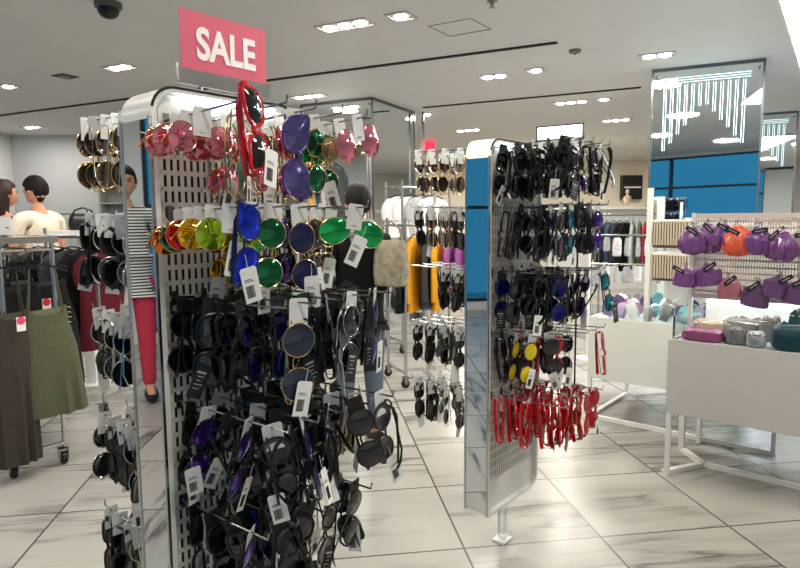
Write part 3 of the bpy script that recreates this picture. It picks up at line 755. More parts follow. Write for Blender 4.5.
# second rack further back on the left with dark and maroon pieces
R2 = ony(118, 300, 4.55); R2.z = 0
rack('chrome clothing rack behind the rear hooks of the SALE stand', R2, Vector((-1, .25, 0)).normalized(), .8, .4, 1.28)
for i, (lb, m_, ln) in enumerate([('maroon dress, nearest hanger of the rack behind the SALE stand', C_MAROON, .72), ('black dress, second hanger of the rack behind the SALE stand', C_BLACK, .70), ('black top, third hanger of the rack behind the SALE stand', C_GREY, .5), ('black dress, fourth hanger of the rack behind the SALE stand', C_BLACK, .72), ('charcoal dress, fifth hanger of the rack behind the SALE stand', C_GREY, .7)]):
    q = R2 + Vector((-1, .25, 0)).normalized() * (.08 + .15 * i) + Vector((0, 0, 1.28))
    garment('dress', lb, 'dress', q, 1.0, ln, .40, m_, 'top', 1.2, 'dresses on the rack behind the SALE stand', (sticker_pink, -.05, .2) if i == 0 else None)
# wall rail with a grey display box and a black bag on the left back wall
q = ony(117, 212, 7.5)
r = thing('display_cabinet', 'grey open wall cabinet on legs behind the rear sunglasses hooks', 'cabinet', (q.x, q.y, 0), 0)
m1 = MB(); m1.box((0, .2, 1.60), (.42, .02, .46))
for s in (-1, 1): m1.box((s * .2, .1, 1.60), (.02, .22, .46))
m1.box((0, .1, 1.82), (.42, .22, .02)); m1.box((0, .1, 1.38), (.42, .22, .02)); m1.build('body', mat('grey laminate', (150, 150, 150), .5), r)
m1 = MB(); m1.box((0, .1, 1.6), (.38, .2, .015)); m1.build('shelf', mat('grey laminate', (150, 150, 150), .5), r)
for s in (-1, 1):
    m1 = MB(); m1.tube([(s * .19, .1, 0), (s * .19, .1, 1.37)], .012, 8); m1.build('leg', chrome, r, True)
q = ony(40, 214, 8.6)
r = thing('wall_rail', 'steel hanging rail along the grey wall behind the man', 'rail', (q.x, 9.9, 1.5), 0)
m1 = MB(); m1.tube([(-1.5, 0, 0), (2.6, 0, 0)], .015, 8); m1.build('bar', chrome, r, True)
for x in (-1.4, .5, 2.5):
    m1 = MB(); m1.tube([(x, 0, 0), (x, .5, 0)], .012, 8); m1.lathe([(.03, 0), (.03, .01)], 12, Matrix.Translation((x, .49, 0)) @ Matrix.Rotation(PI / 2, 4, 'X')); m1.build('bracket', chrome, r, True)
def bag(label, loc, rz, w, h, d, m, strap=True, name='handbag'):
    r = thing(name, label, 'bag', loc, rz)
    g = MB(); n = 24; rg = []
    for t, sx, sy in ((0, .86, .75), (.03, .97, .95), (.3, 1.05, 1.1), (.7, 1, .95), (.95, .9, .55), (1, .86, .42)):
        rg.append([(w / 2 * sx * math.copysign(abs(math.cos(2 * PI * k / n)) ** .5, math.cos(2 * PI * k / n)), d / 2 * sy * math.copysign(abs(math.sin(2 * PI * k / n)) ** .7, math.sin(2 * PI * k / n)) + .004 * math.sin(k * 2.2), h * t) for k in range(n)])
    g.rings(rg); g.build('body', m, r, True)
    if strap:
        s = MB(); s.tube([(-w * .38, 0, h * .97), (-w * .3, 0, h * 1.25), (0, 0, h * 1.42), (w * .3, 0, h * 1.25), (w * .38, 0, h * .97)], .008, 6, ry=.005); s.build('strap', m, r, True)
    return r
leather = mat('black leather', (20, 20, 22), .35, bump=.1, nscale=80)
q = ony(84, 230, 5.2)
bag('black handbag with a chain on a shelf left of the rear sunglasses hooks', q, .1, .22, .13, .11, leather)
r = thing('display_pedestal', 'white pedestal under the black handbag behind the left clothing rack', 'pedestal', (q.x, q.y, 0), .1)
m1 = MB(); m1.box((0, 0, q.z - .02), (.46, .36, .035)); m1.build('top', white_paint, r)
m1 = MB(); m1.box((0, 0, (q.z - .04) / 2), (.08, .08, q.z - .04)); m1.build('column', white_paint, r)
m1 = MB(); m1.box((0, 0, .01), (.34, .3, .02)); m1.build('base', white_paint, r)

# racks between the two stands
R3 = ony(396, 262, 5.2); R3.z = 0
AL3 = (P * .9 + Nn * .1).normalized()
AL3 = Vector((.93, .36, 0)).normalized()
rack('chrome clothing rack with mustard and purple clothes left of the middle stand', R3, AL3, .95, .42, 1.34)
for i, (nm, lb, m_, ln) in enumerate([('sweater', 'black sweater, leftmost on the rack between the two stands', C_BLACK, .62), ('sweater', 'mustard sweater, second from left on the rack between the stands', C_MUST, .62), ('jacket', 'charcoal jacket, third on the rack between the stands', C_GREY, .60), ('sweater', 'mustard sweater right of the charcoal jacket between the stands', C_MUST, .62), ('skirt', 'mauve top, fifth on the rack between the stands', C_PURP, .48), ('top', 'mauve top, sixth on the rack between the stands', C_PURP, .48), ('top', 'mauve top, seventh on the rack between the stands', C_PURP, .48), ('dress', 'black dress at the right end of the rack between the stands', C_BLACK, .6)]):
    q = R3 + AL3 * (.05 + .115 * i) + Vector((0, 0, 1.34))
    garment('top' if nm == 'skirt' else nm, lb, 'clothing', q, math.atan2(AL3.y, AL3.x) + 1.0 + random.uniform(-.1, .1), ln, .42, m_, 'long' if nm in ('sweater', 'jacket') else 'top', 1.05, 'clothes on the rack between the stands')
R4 = ony(394, 230, 6.5); R4.z = 0
rack('tall chrome rack of white tops in front of the mirrored column', R4, Vector((.9, .43, 0)).normalized(), .55, .4, 1.72)
for i in range(4):
    q = R4 + Vector((.9, .43, 0)).normalized() * (.07 + .13 * i) + Vector((0, 0, 1.72))
    garment('top', f'white top, {ORD[i]} from left on the tall rack by the column', 'clothing', q, .75, .42, .40, C_WHITE if i != 2 else C_LGREY, 'top', 1.1, 'white tops on the tall rack')
R5 = ony(300, 220, 5.6); R5.z = 0
rack('tall chrome rack with mustard and grey clothes seen through the SALE stand hooks', R5, Vector((1, .12, 0)).normalized(), .62, .4, 1.98)
for i, (lb, m_, ln) in enumerate([('grey long top, left on the tall rack behind the SALE stand', C_LGREY, .6), ('mustard cardigan hanging behind the right hooks of the SALE stand', C_MUST, .75), ('charcoal cardigan right of the mustard one behind the SALE stand', C_GREY, .75)]):
    q = R5 + Vector((1, .12, 0)).normalized() * (.07 + .11 * i) + Vector((0, 0, 1.98))
    garment('cardigan', lb, 'clothing', q, .95, ln, .34, m_, 'top', 1.05, 'clothes on the tall rack behind the SALE stand')
# low chrome shelf with a black handbag
q = onz(405, 352, 0)
r = thing('low_display_table', 'low chrome display shelf with dark goods between the stands', 'display table', (q.x, q.y, 0), math.atan2(AL3.y, AL3.x))
m1 = MB(); m1.box((.1, .15, .44), (.6, .36, .02)); m1.build('top', mat('grey shelf', (150, 150, 150), .25, .5), r)
for x in (-.18, .38):
    for y in (0, .3):
        m1 = MB(); m1.tube([(x, y, 0), (x, y, .44)], .012, 8); m1.build('leg', chrome, r, True)
bag('round black handbag on the low shelf between the two stands', (q.x - .02, q.y + .12, .452), .4, .26, .20, .14, leather)
bag('flat black clutch lying right of the round handbag', (q.x + .25, q.y + .3, .452), .4, .22, .12, .10, leather, False, 'clutch_bag')

# ------------------------------------------------------------------ people
skin_m = mat('skin', (208, 152, 122), .5, noise=.04); hair_black = mat('black hair', (17, 14, 14), .62, spec=.25, noise=.3, nscale=120, bump=.3); hair_brown = mat('dark brown hair', (52, 30, 26), .45, noise=.3, nscale=120, bump=.4)
def skinmesh(verts, edges, rad, sub=2):
    me = bpy.data.meshes.new('body'); me.from_pydata([tuple(v) for v in verts], edges, []); me.update()
    o = bpy.data.objects.new('body_source', me); COL.objects.link(o)
    md = o.modifiers.new('skin', 'SKIN'); md.use_smooth_shade = True
    for i, rr_ in enumerate(rad): me.skin_vertices[0].data[i].radius = rr_ if isinstance(rr_, tuple) else (rr_, rr_)
    me.skin_vertices[0].data[0].use_root = True
    sb = o.modifiers.new('sub', 'SUBSURF'); sb.levels = sub; sb.render_levels = sub
    bpy.context.view_layer.update()
    out = bpy.data.meshes.new_from_object(o.evaluated_get(bpy.context.evaluated_depsgraph_get()))
    bpy.data.objects.remove(o)
    return out
def remesh(meshes, vox):
    bm = bmesh.new()
    for m_ in meshes: bm.from_mesh(m_)
    me = bpy.data.meshes.new('body'); bm.to_mesh(me); bm.free()
    o = bpy.data.objects.new('body_source', me); COL.objects.link(o)
    md = o.modifiers.new('r', 'REMESH'); md.mode = 'VOXEL'; md.voxel_size = vox; md.use_smooth_shade = True
    sm = o.modifiers.new('s', 'SMOOTH'); sm.factor = .5; sm.iterations = 3
    bpy.context.view_layer.update()
    out = bpy.data.meshes.new_from_object(o.evaluated_get(bpy.context.evaluated_depsgraph_get()))
    bpy.data.objects.remove(o)
    for p_ in out.polygons: p_.use_smooth = True
    return out
def person(label, loc, rz, Ht, arms, hair, shirt_m, pants_m, sleeve='short', vest=None, hood=None, hairlen=0, head_yaw=0, head_pitch=0, female=False):
    """local: faces -y; arms = {side: (elbow, wrist)} in metres for a 1.7 m figure"""
    k = Ht / 1.7
    r = thing('person', label, 'person', loc, rz); r.scale = (k, k, k)
    sh = .165 if female else .19
    J = {'pel': (0, .0, .93), 'wai': (0, 0, 1.07), 'che': (0, .005, 1.25), 'nek': (0, .02, 1.42), 'hed': (0, .0, 1.50)}
    V_, E_, Rd, ix = [], [], [], {}
    def av(n, c, rr_, par=None):
        ix[n] = len(V_); V_.append(Vector(c)); Rd.append(rr_)
        if par: E_.append((ix[par], ix[n]))
    av('pel', J['pel'], (.155, .11)); av('wai', J['wai'], (.125 if female else .135, .095), 'pel'); av('che', J['che'], (.15 if female else .165, .11), 'wai')
    av('top', (0, .012, 1.37), (.09, .075), 'che'); av('nek', J['nek'], .052, 'top'); av('hed', (0, .005, 1.51), .055, 'nek')
    for s in (-1, 1):
        el, wr = arms[s]
        av(f's{s}', (s * sh, .012, 1.36), .055, 'top'); av(f'e{s}', el, .04, f's{s}'); av(f'w{s}', wr, .027, f'e{s}')
        d = (Vector(wr) - Vector(el)).normalized()
        av(f'p{s}', Vector(wr) + d * .06, (.036, .018), f'w{s}')
        av(f'h{s}', (s * .095, 0, .86), .085, 'pel'); av(f'k{s}', (s * .10, -.012, .48), .056, f'h{s}'); av(f'a{s}', (s * .105, .02, .085), .038, f'k{s}'); av(f'f{s}', (s * .115, -.12, .035), .032, f'a{s}')
    body = skinmesh(V_, E_, Rd)
    fb = MB()
    for s in (-1, 1):
        el, wr = arms[s]; d = (Vector(wr) - Vector(el)).normalized(); b = Vector(wr) + d * .075
        sd = d.cross(Vector((0, 1, 0))); sd = sd.normalized() if sd.length > .1 else Vector((1, 0, 0)); nn = d.cross(sd)
        for j, ln in enumerate((.062, .074, .068, .054)):
            o_ = b + sd * (.017 * (1.5 - j)); fb.tube([o_ - d * .03, o_ + d * ln * .45, o_ + d * ln * .8 + nn * .012, o_ + d * ln * .95 + nn * .03], [.0095, .0092, .0085, .0075], 8)
        fb.tube([Vector(wr) + d * .03 + sd * .018, Vector(wr) + d * .06 + sd * .045, Vector(wr) + d * .09 + sd * .05 + nn * .012], [.012, .011, .0085], 8)
    HR = Matrix.Translation((0, -.008, 1.60)) @ Matrix.Rotation(head_yaw, 4, 'Z') @ Matrix.Rotation(head_pitch, 4, 'X')
    hb = MB(); n = 20; rg = []
    for i in range(15):
        a = -PI / 2 + PI * i / 14; a = max(-1.5, min(1.5, a)); z = .115 * math.sin(a); q = math.cos(a)
        jaw = 1 - .30 * max(0, -math.sin(a)) ** 1.3
        rg.append([(.075 * q * jaw * math.cos(2 * PI * t / n), (.093 * q * math.sin(2 * PI * t / n)) * (1 if math.sin(2 * PI * t / n) > 0 else 1.0) + (-.012 * max(0, -math.sin(a))), z) for t in range(n)])
    hb.rings(rg, True, HR)
    hb.tube([(0, -.088, .012), (0, -.102, -.012), (0, -.108, -.026), (0, -.095, -.036)], [.009, .011, .014, .009], 8, M=HR)
    for s in (-1, 1): hb.ball((s * .076, .008, -.004), (.010, .020, .030), 10, HR)
    hb.ball((0, -.088, -.062), (.022, .010, .010), 10, HR)
    b = remesh([body, fb.mesh('x'), hb.mesh('x')], .0085)
    inst('body', b, skin_m, r)
    for s in (-1, 1):
        e = MB(); e.ball((s * .030, -.086, .010), (.013, .006, .006), 10, HR); ey = e.build('eye', mat('eye', (40, 30, 28), .1), r, True)
        e = MB(); e.tube([(s * .016, -.094, .026), (s * .032, -.092, .031), (s * .047, -.082, .026)], .0035, 6, M=HR); e.build('eyebrow', hair, r, True)
    e = MB(); e.tube([(-.022, -.094, -.062), (0, -.101, -.060), (.022, -.094, -.062)], [.003, .006, .003], 6, M=HR); e.build('mouth', mat('lips', (170, 90, 84), .4), r, True)
    # hair: a shell round the skull, open over the face, longer behind when asked
    hm = MB(); rg = []; n = 28
    for i in range(18):
        a = -PI / 2 + PI * i / 17; a = max(-1.45, min(1.52, a)); ring = []
        for t in range(n):
            th = 2 * PI * t / n; c, s_ = math.cos(th), math.sin(th)
            x, y, z = .088 * math.cos(a) * c, .108 * math.cos(a) * s_ + .010, .124 * math.sin(a) + .014
            front = max(0, -s_)
            if front > .35 and z < .055: x *= .72; y = max(y, -.055)
            if z < -.015 and s_ < .25: x *= .70; y = max(y, -.02)
            if z < -.05 and not hairlen: x *= .72; y *= .72
            if hairlen and z < 0 and s_ > -.2: z *= 1 + hairlen * 7; x *= 1 + .2 * hairlen
            w = 1 + .025 * math.sin(9 * th + 3 * a) + .015 * math.sin(17 * th)
            ring.append((x * w, y * w, z))
        rg.append(ring)
    hm.rings(rg, True, HR); hm.build('hair', hair, r, True)
    # clothes
    def sub(names, extra, lens=None):
        id2 = {}; vv, ee, rr2 = [], [], []
        for nme in names:
            id2[nme] = len(vv); vv.append(V_[ix[nme]]); q = Rd[ix[nme]]; q = q if isinstance(q, tuple) else (q, q); rr2.append((q[0] + extra, q[1] + extra))
        for a_, b_ in E_:
            na = [x for x in ix if ix[x] == a_][0]; nb = [x for x in ix if ix[x] == b_][0]
            if na in id2 and nb in id2: ee.append((id2[na], id2[nb]))
        return vv, ee, rr2, id2
    nm = ['pel', 'wai', 'che', 'top', 's-1', 's1', 'e-1', 'e1'] + (['w-1', 'w1'] if sleeve == 'long' else [])
    vv, ee, rr2, id2 = sub(nm, .016)
    vv.append(Vector((0, 0, .84))); rr2.append((.165, .12)); ee.append((0, len(vv) - 1))
    if sleeve == 'short':
        for s in (-1, 1): vv[id2[f'e{s}']] = V_[ix[f's{s}']].lerp(V_[ix[f'e{s}']], .62)
    if sleeve == 'none':
        for s in (-1, 1): vv[id2[f'e{s}']] = V_[ix[f's{s}']].lerp(V_[ix[f'e{s}']], .15)
    inst('shirt', skinmesh(vv, ee, rr2), shirt_m, r)
    if vest:
        vv, ee, rr2, id2 = sub(['pel', 'wai', 'che', 'top', 's-1', 's1'], .030)
        for s in (-1, 1): vv[id2[f's{s}']] = V_[ix['top']].lerp(V_[ix[f's{s}']], .72)
        inst('vest', skinmesh(vv, ee, rr2), vest, r)
    vv, ee, rr2, id2 = sub(['pel', 'wai', 'h-1', 'h1', 'k-1', 'k1', 'a-1', 'a1'], .014)
    vv[1] = V_[ix['pel']].lerp(V_[ix['wai']], .55)
    inst('trousers', skinmesh(vv, ee, rr2), pants_m, r)
    for s in (-1, 1):
        fm_ = MB(); rg = []
        for t in range(9):
            u = t / 8; y = .07 - .25 * u; w = .045 * (math.sin(PI * min(1, .18 + u * .8)) ** .5) + .006; hh = .09 - .05 * u
            rg.append([(s * .112 + w * math.cos(2 * PI * q / 12), y, max(.004, hh / 2 + (hh / 2) * math.sin(2 * PI * q / 12))) for q in range(12)])
        fm_.rings(rg); fm_.build('shoe', black_soft, r, True)
    if hood:
        hd = MB()
        for rad, z, tt in ((.085, 1.455, .034), (.10, 1.425, .038), (.115, 1.395, .034)):
            hd.tube([(rad * math.cos(2 * PI * q / 18), .02 + rad * .9 * math.sin(2 * PI * q / 18), z + .02 * math.sin(2 * PI * q / 18)) for q in range(18)], tt, 8, True)
        hd.ball((0, .11, 1.375), (.09, .04, .065), 14)
        hd.build('hood', hood, r, True)
    return r
down = {-1: ((-.25, .02, 1.10), (-.25, -.06, .86)), 1: ((.25, .02, 1.10), (.25, -.06, .86))}
bent = {-1: ((-.24, -.02, 1.10), (-.12, -.22, 1.06)), 1: ((.24, -.02, 1.10), (.10, -.24, 1.08))}
cream = cloth('cream knit', (236, 224, 204))
# facing: local -y; rz turns it
q = ony(38, 220, 5.5)
person('man with short black hair in a cream top behind the left clothing rack', (q.x, q.y, 0), math.radians(-108), 1.76, bent, hair_black, cream, C_GREY, head_pitch=.28)
q = ony(6, 220, 5.6)
person('person with long reddish brown hair in a grey top at the left edge', (q.x, q.y, 0), math.radians(150), 1.74, bent, hair_brown, C_GREY, C_BLACK, sleeve='long', hairlen=.32, female=True)
q = ony(358, 235, 3.75)
person('woman with black hair, grey hood and black vest behind the SALE stand', (q.x, q.y, 0), math.radians(-158), 1.58, bent, hair_black, C_BLACK, mat('blue grey trousers', (84, 92, 104), .8, noise=.1), sleeve='long', vest=cloth('black quilted cloth', (16, 16, 18)), hood=cloth('hood grey', (136, 134, 132)), female=True)
quilt = mat('khaki quilted cloth', (140, 132, 112), .7, noise=.35, nscale=22, bump=.5)
bag('khaki padded shoulder bag at the right side of the woman in the black vest', (q.x + .20, q.y - .10, 1.0), -.5, .20, .27, .13, quilt, True, 'shoulder_bag')
# shopper in a striped top, seen in the end mirror of the SALE stand
stripe = bpy.data.materials.new('striped jersey'); stripe.use_nodes = True
nt = stripe.node_tree; tc = nt.nodes.new('ShaderNodeTexCoord'); wv = nt.nodes.new('ShaderNodeTexWave'); wv.bands_direction = 'Z'; wv.inputs['Scale'].default_value = 14
rp = nt.nodes.new('ShaderNodeValToRGB'); rp.color_ramp.interpolation = 'CONSTANT'; rp.color_ramp.elements[0].color = lin((228, 226, 222)); rp.color_ramp.elements[1].color = lin((28, 30, 42)); rp.color_ramp.elements[1].position = .5
nt.links.new(tc.outputs['Object'], wv.inputs['Vector']); nt.links.new(wv.outputs['Fac'], rp.inputs['Fac']); nt.links.new(rp.outputs['Color'], nt.nodes['Principled BSDF'].inputs['Base Color'])
person('person in a striped top and red trousers, seen in the SALE stand end mirror', (-4.1, 2.33, 0), math.radians(75), 1.78, down, hair_black, stripe, C_PINKC, sleeve='short')

# ------------------------------------------------------------------ right side display tables
panel_grey = mat('table panel', (190, 187, 182), .45, noise=.02); panel_white = mat('table panel white', (212, 215, 208), .4, noise=.02)
bin_white = mat('bin liner', (236, 240, 240), .4)
B0 = onz(663, 475, 0); ANG_N = math.atan2(Nn.y, Nn.x)   # local x along the front to the right, local y = into the table
T1 = thing('display_table', 'white display table with glass rim and purple pouches at the right edge', 'display table', (B0.x, B0.y, 0), ANG_N)
LT, DT = 1.35, .655
m1 = MB(); m1.box((LT / 2, .012, .55), (LT, .024, .40)); m1.build('front_panel', panel_grey, T1)
m1 = MB(); m1.box((.012, DT / 2, .55), (.024, DT - .05, .40)); m1.box((LT - .012, DT / 2, .55), (.024, DT - .05, .40)); m1.build('side_panel', panel_grey, T1)
m1 = MB(); m1.box((LT / 2, DT - .012, .55), (LT, .024, .40)); m1.build('back_panel', panel_grey, T1)
m1 = MB(); m1.box((LT / 2, DT / 2, .735), (LT - .05, DT - .05, .02)); m1.build('bin_floor', bin_white, T1)
m1 = MB(); m1.box((LT / 2, DT / 2, .362), (LT - .05, DT - .05, .02)); m1.build('underside', panel_grey, T1)
for x in (.014, LT - .014):
    for y in (.014, DT - .014):
        m1 = MB(); m1.box((x, y, .19), (.024, .024, .38)); m1.build('leg', white_paint, T1)
m1 = MB(); m1.box((LT / 2, .02, .81), (LT - .03, .008, .13)); m1.build('glass_rim', acrylic, T1)
m1 = MB(); m1.box((.02, DT / 2, .81), (.008, DT - .05, .13)); m1.build('glass_rim', acrylic, T1)
m1 = MB(); m1.box((LT / 2, DT - .02, .81), (LT - .03, .008, .13)); m1.build('glass_rim', acrylic, T1)
iv = Matrix.Rotation(-ANG_N, 3, 'Z')
def loc1(p, base=B0):
    return iv @ (Vector((p.x, p.y, 0)) - Vector((base.x, base.y, 0)))
m1 = MB(); m1.box((LT / 2, DT - .04, .835), (LT - .06, .014, .18)); m1.build('bin_back', bin_white, T1)
m1 = MB(); m1.box((LT / 2, DT - .056, .915), (LT - .10, .012, .012)); m1.build('light_strip', mat('strip glow', (224, 244, 252), .4, emit=7), T1)
# floor rails of the recessed base
def rail_between(a, b, w=.03):
    la, lb = loc1(onz(*a, 0)), loc1(onz(*b, 0)); d = lb - la; M = Matrix.Translation((la + lb) / 2 + Vector((0, 0, .012))) @ Matrix.Rotation(math.atan2(d.y, d.x), 4, 'Z')
    m = MB(); m.box((0, 0, 0), (d.length, w, .024), M); m.build('base_rail', white_paint, T1)
rail_between((663, 474), (703, 466)); rail_between((703, 466), (820, 494)); rail_between((703, 466), (684, 452))
lb = loc1(onz(681, 451, 0)); m1 = MB(); m1.box((lb.x, lb.y, .18), (.03, .03, .36)); m1.build('inner_leg', white_paint, T1)
# pegboard across the table
PB = .20; PX = .05; PW = LT - .06
m1 = MB()
for i in range(int(PW / .0125) + 1): m1.box((PX + i * .0125, PB, 1.185), (.0065, .006, .45))
for j in range(14): m1.box((PX + PW / 2, PB, .965 + .44 * j / 13), (PW, .006, .010))
for zz in (1.40, .97): m1.box((PX + PW / 2, PB, zz), (PW, .007, .025))
m1.build('pegboard', mat('pegboard enamel', (214, 200, 188), .45), T1)
for x in (PX, PX + PW):
    m1 = MB(); m1.box((x, PB, 1.075), (.02, .02, .68)); m1.build('post', white_paint, T1)
# peg hooks + satin scrunchies
satin_p = mat('purple satin', (110, 62, 122), .25, spec=.7, coat=.2); satin_m = mat('mauve satin', (98, 66, 108), .3, spec=.7, coat=.2); satin_o = mat('orange satin', (214, 88, 58), .3, spec=.7); satin_r = mat('rose satin', (166, 96, 112), .3, spec=.7); satin_g = mat('grey satin', (150, 138, 146), .35)
def T1w(x, y, z):
    v = Matrix.Rotation(ANG_N, 3, 'Z') @ Vector((x, y, 0)); return Vector((B0.x + v.x, B0.y + v.y, z))
def scrunchie(px_, py_, y, m, label, w=.06, h=.10, boxy=False, tagged=True):
    # place on the pegboard plane seen at px_,py_, hanging 'y' in front of it
    L0 = PB - y
    # find point along the ray on plane local y = L0
    d = ray(px_, py_); nP = Matrix.Rotation(ANG_N, 3, 'Z') @ Vector((0, 1, 0)); o0 = Vector((0, 0, EYE)); pl = T1w(0, L0, 0)
    t = (pl - o0).dot(nP) / d.dot(nP); q = o0 + d * t
    l = loc1(q)
    hk = MB(); zt = q.z + h * .5 + .018
    hk.tube([(l.x, PB - .003, zt), (l.x, L0 - .03, zt), (l.x, L0 - .035, zt + .012)], .002, 6); hk.build('peg_hook', steel, T1, True)
    r = thing('satin_scrunchie', label, 'hair accessory', (q.x, q.y, q.z), ANG_N + random.uniform(-.5, .5), 'satin hair accessories on the pegboard'); r.rotation_euler.y = random.uniform(-.22, .22)
    g = MB(); n = 30; rg = []
    prof = [(.10, .52), (.34, .47), (.40, .38), (.78, .24), (1.0, .02), (.98, -.22), (.72, -.42), (.2, -.5)] if not boxy else [(.10, .52), (.2, .44), (.5, .34), (.98, .22), (1.0, -.25), (.92, -.45), (.2, -.5)]
    nf = 5 if boxy else 9; ph = random.uniform(0, 6)
    for rr_, zz in prof:
        ring = []
        for k in range(n):
            a = 2 * PI * k / n
            mod = 1 + (.10 if boxy else .17) * math.sin(nf * a + ph + zz * 4 + math.sin(3 * a + ph)) + .09 * math.sin((2 * nf + 3) * a + zz * 11 + 2 * ph)
            ring.append((w * rr_ * mod * math.cos(a), w * .62 * rr_ * mod * math.sin(a), h * zz))
        rg.append(ring)
    g.rings(rg); g.build('satin', m, r, True)
    g = MB(); g.tube([(0, 0, h * .44), (.006, 0, h * .5 + .012), (0, 0, h * .5 + .024), (-.006, 0, h * .5 + .012), (0, 0, h * .44)], .002, 5); g.build('loop', black_plastic, r, True)
    if tagged:
        g = MB(); M = Matrix.Translation((random.uniform(-.02, .02), -w * .7, h * .36)) @ Matrix.Rotation(random.choice((-1, 1)) * random.uniform(.6, 1.3), 4, 'Y'); g.box((0, 0, 0), (.022, .0012, .07), M)
        t_ = g.build('swing_tag', tag_black, r)
        g = MB(); g.box((0, -.001, 0), (.004, .0006, .04), M); g.build('tag_print', tag_grey, t_)
    return r
SC = [(693, 241, .10, satin_p, 'purple satin scrunchie at the left end of the upper pegboard row', .055, .115, 0), (708, 239, .06, satin_p, 'purple satin scrunchie second from left in the upper pegboard row', .055, .12, 0), (721, 236, .08, satin_p, 'bright purple satin scrunchie just left of the orange one', .05, .10, 0),
      (739, 241, .09, satin_o, 'orange satin scrunchie in the upper pegboard row', .062, .12, 0), (758, 241, .09, satin_p, 'purple satin scrunchie just right of the orange one', .055, .11, 0), (780, 246, .08, satin_p, 'large lilac satin scrunchie in the upper pegboard row', .066, .115, 0), (799, 244, .06, satin_g, 'grey satin scrunchie at the right edge of the upper row', .05, .10, 0),
      (685, 277, .10, satin_p, 'purple satin scrunchie at the left end of the lower row', .048, .085, 1), (707, 275, .08, satin_p, 'wide purple satin scrunchie second in the lower row', .055, .095, 1), (729, 288, .08, satin_r, 'dusty rose satin scrunchie in the lower row', .042, .085, 1), (756, 295, .07, satin_m, 'mauve boxy satin scrunchie in the middle of the lower row', .048, .10, 1), (777, 287, .07, satin_m, 'mauve satin scrunchie second from right in the lower row', .048, .095, 1), (798, 292, .06, satin_m, 'dark mauve satin scrunchie at the right edge of the lower row', .045, .10, 1)]
for a in SC: scrunchie(a[0], a[1], a[2], a[3], a[4], a[5] * 1.22, a[6] * 1.3, a[7])
# pouches lying in the glass rimmed bin
def pouch(label, loc, rz, w, d, h, m, group, flap=False, tilt=0):
    r = thing('pouch', label, 'pouch', loc, rz, group); r.rotation_euler = (tilt, 0, rz)
    g = MB(); n = 20; rg = []; ph = random.uniform(0, 6)
    for t, s in ((0, .82), (.12, .96), (.5, 1.0), (.85, .92), (1, .7)):
        rg.append([(w / 2 * s * math.copysign(abs(math.cos(2 * PI * k / n)) ** .45, math.cos(2 * PI * k / n)), d / 2 * s * math.copysign(abs(math.sin(2 * PI * k / n)) ** .45, math.sin(2 * PI * k / n)), h * t * (1 + .12 * math.sin(3 * k + ph))) for k in range(n)])
    g.rings(rg); b = g.build('body', m, r, True)
    z = MB(); z.tube([(-w * .42, -d * .40, h * .86), (0, -d * .44, h * .9), (w * .42, -d * .40, h * .86)], .003, 6); z.build('zip', steel, r, True)
    return r
satin_pk = mat('hot pink satin', (172, 78, 128), .35); satin_bg = mat('beige satin', (186, 160, 140), .4); satin_gy = mat('grey plush', (130, 124, 124), .8, bump=.4); satin_tl = mat('dark teal satin', (14, 62, 74), .4); satin_lg = mat('pale grey satin', (186, 178, 180), .4)
PO = [(.14, .12, .02, .20, .14, .055, satin_pk, 'dark pink pouch at the front left corner of the glass bin'), (.13, .34, .1, .20, .16, .075, satin_bg, 'beige pouch behind the dark pink pouch in the glass bin'), (.29, .13, .5, .10, .14, .08, satin_gy, 'grey plush pouch right of the dark pink pouch'), (.28, .42, -.2, .22, .18, .085, satin_gy, 'large grey plush pouch behind the front grey one'), (.39, .10, .3, .09, .11, .07, satin_lg, 'pale rosy satin pouch at the front middle of the bin'), (.42, .30, .1, .10, .12, .12, satin_gy, 'small grey pouch in the middle of the glass bin'),
      (.55, .13, .25, .20, .16, .12, satin_tl, 'dark teal pouch at the front right of the glass bin'), (.60, .36, -.3, .2, .18, .16, satin_tl, 'dark teal pouch behind the front teal one'), (.80, .14, .1, .22, .18, .13, satin_tl, 'dark teal pouch at the right edge of the bin')]
for x, y, rz, w, d, h, m_, lb in PO: pouch(lb, T1w(x, y, .746), ANG_N + rz, w, d, h, m_, 'pouches in the glass rimmed bin')
# second table behind with clear bins of iridescent goods
B1 = ony(604, 380, 4.15); B1.z = 0; B1 = B1 - Nn * .12
T2 = thing('display_table', 'pale display table with shimmering small packs between the middle stand and the column', 'display table', (B1.x, B1.y, 0), ANG_N)
L2, DD2 = 1.15, .75
ZT2 = .715
m1 = MB(); m1.box((L2 / 2, .012, (.29 + ZT2) / 2), (L2, .024, ZT2 - .29)); m1.build('front_panel', panel_white, T2)
m1 = MB()
for x in (.012, L2 - .012): m1.box((x, DD2 / 2, (.29 + ZT2) / 2), (.024, DD2 - .05, ZT2 - .29))
m1.build('side_panel', panel_white, T2)
m1 = MB(); m1.box((L2 / 2, DD2 - .012, (.29 + ZT2) / 2), (L2, .024, ZT2 - .29)); m1.build('back_panel', panel_white, T2)
m1 = MB(); m1.box((L2 / 2, DD2 / 2, ZT2 - .02), (L2 - .05, DD2 - .05, .02)); m1.build('bin_floor', bin_white, T2)
for x in (.014, L2 - .014):
    for y in (.014, DD2 - .014):
        m1 = MB(); m1.box((x, y, .15), (.024, .024, .30)); m1.build('leg', white_paint, T2)
m1 = MB(); m1.box((L2 / 2, .02, .012), (L2, .03, .024)); m1.build('base_rail', white_paint, T2)
m1 = MB(); m1.box((.02, DD2 / 2, .012), (.03, DD2, .024)); m1.build('base_rail', white_paint, T2)
m1 = MB(); m1.box((L2 / 2, .02, ZT2 + .04), (L2 - .03, .006, .10)); m1.build('glass_rim', acrylic, T2)
def T2w(x, y, z):
    v = Matrix.Rotation(ANG_N, 3, 'Z') @ Vector((x, y, 0)); return Vector((B1.x + v.x, B1.y + v.y, z))
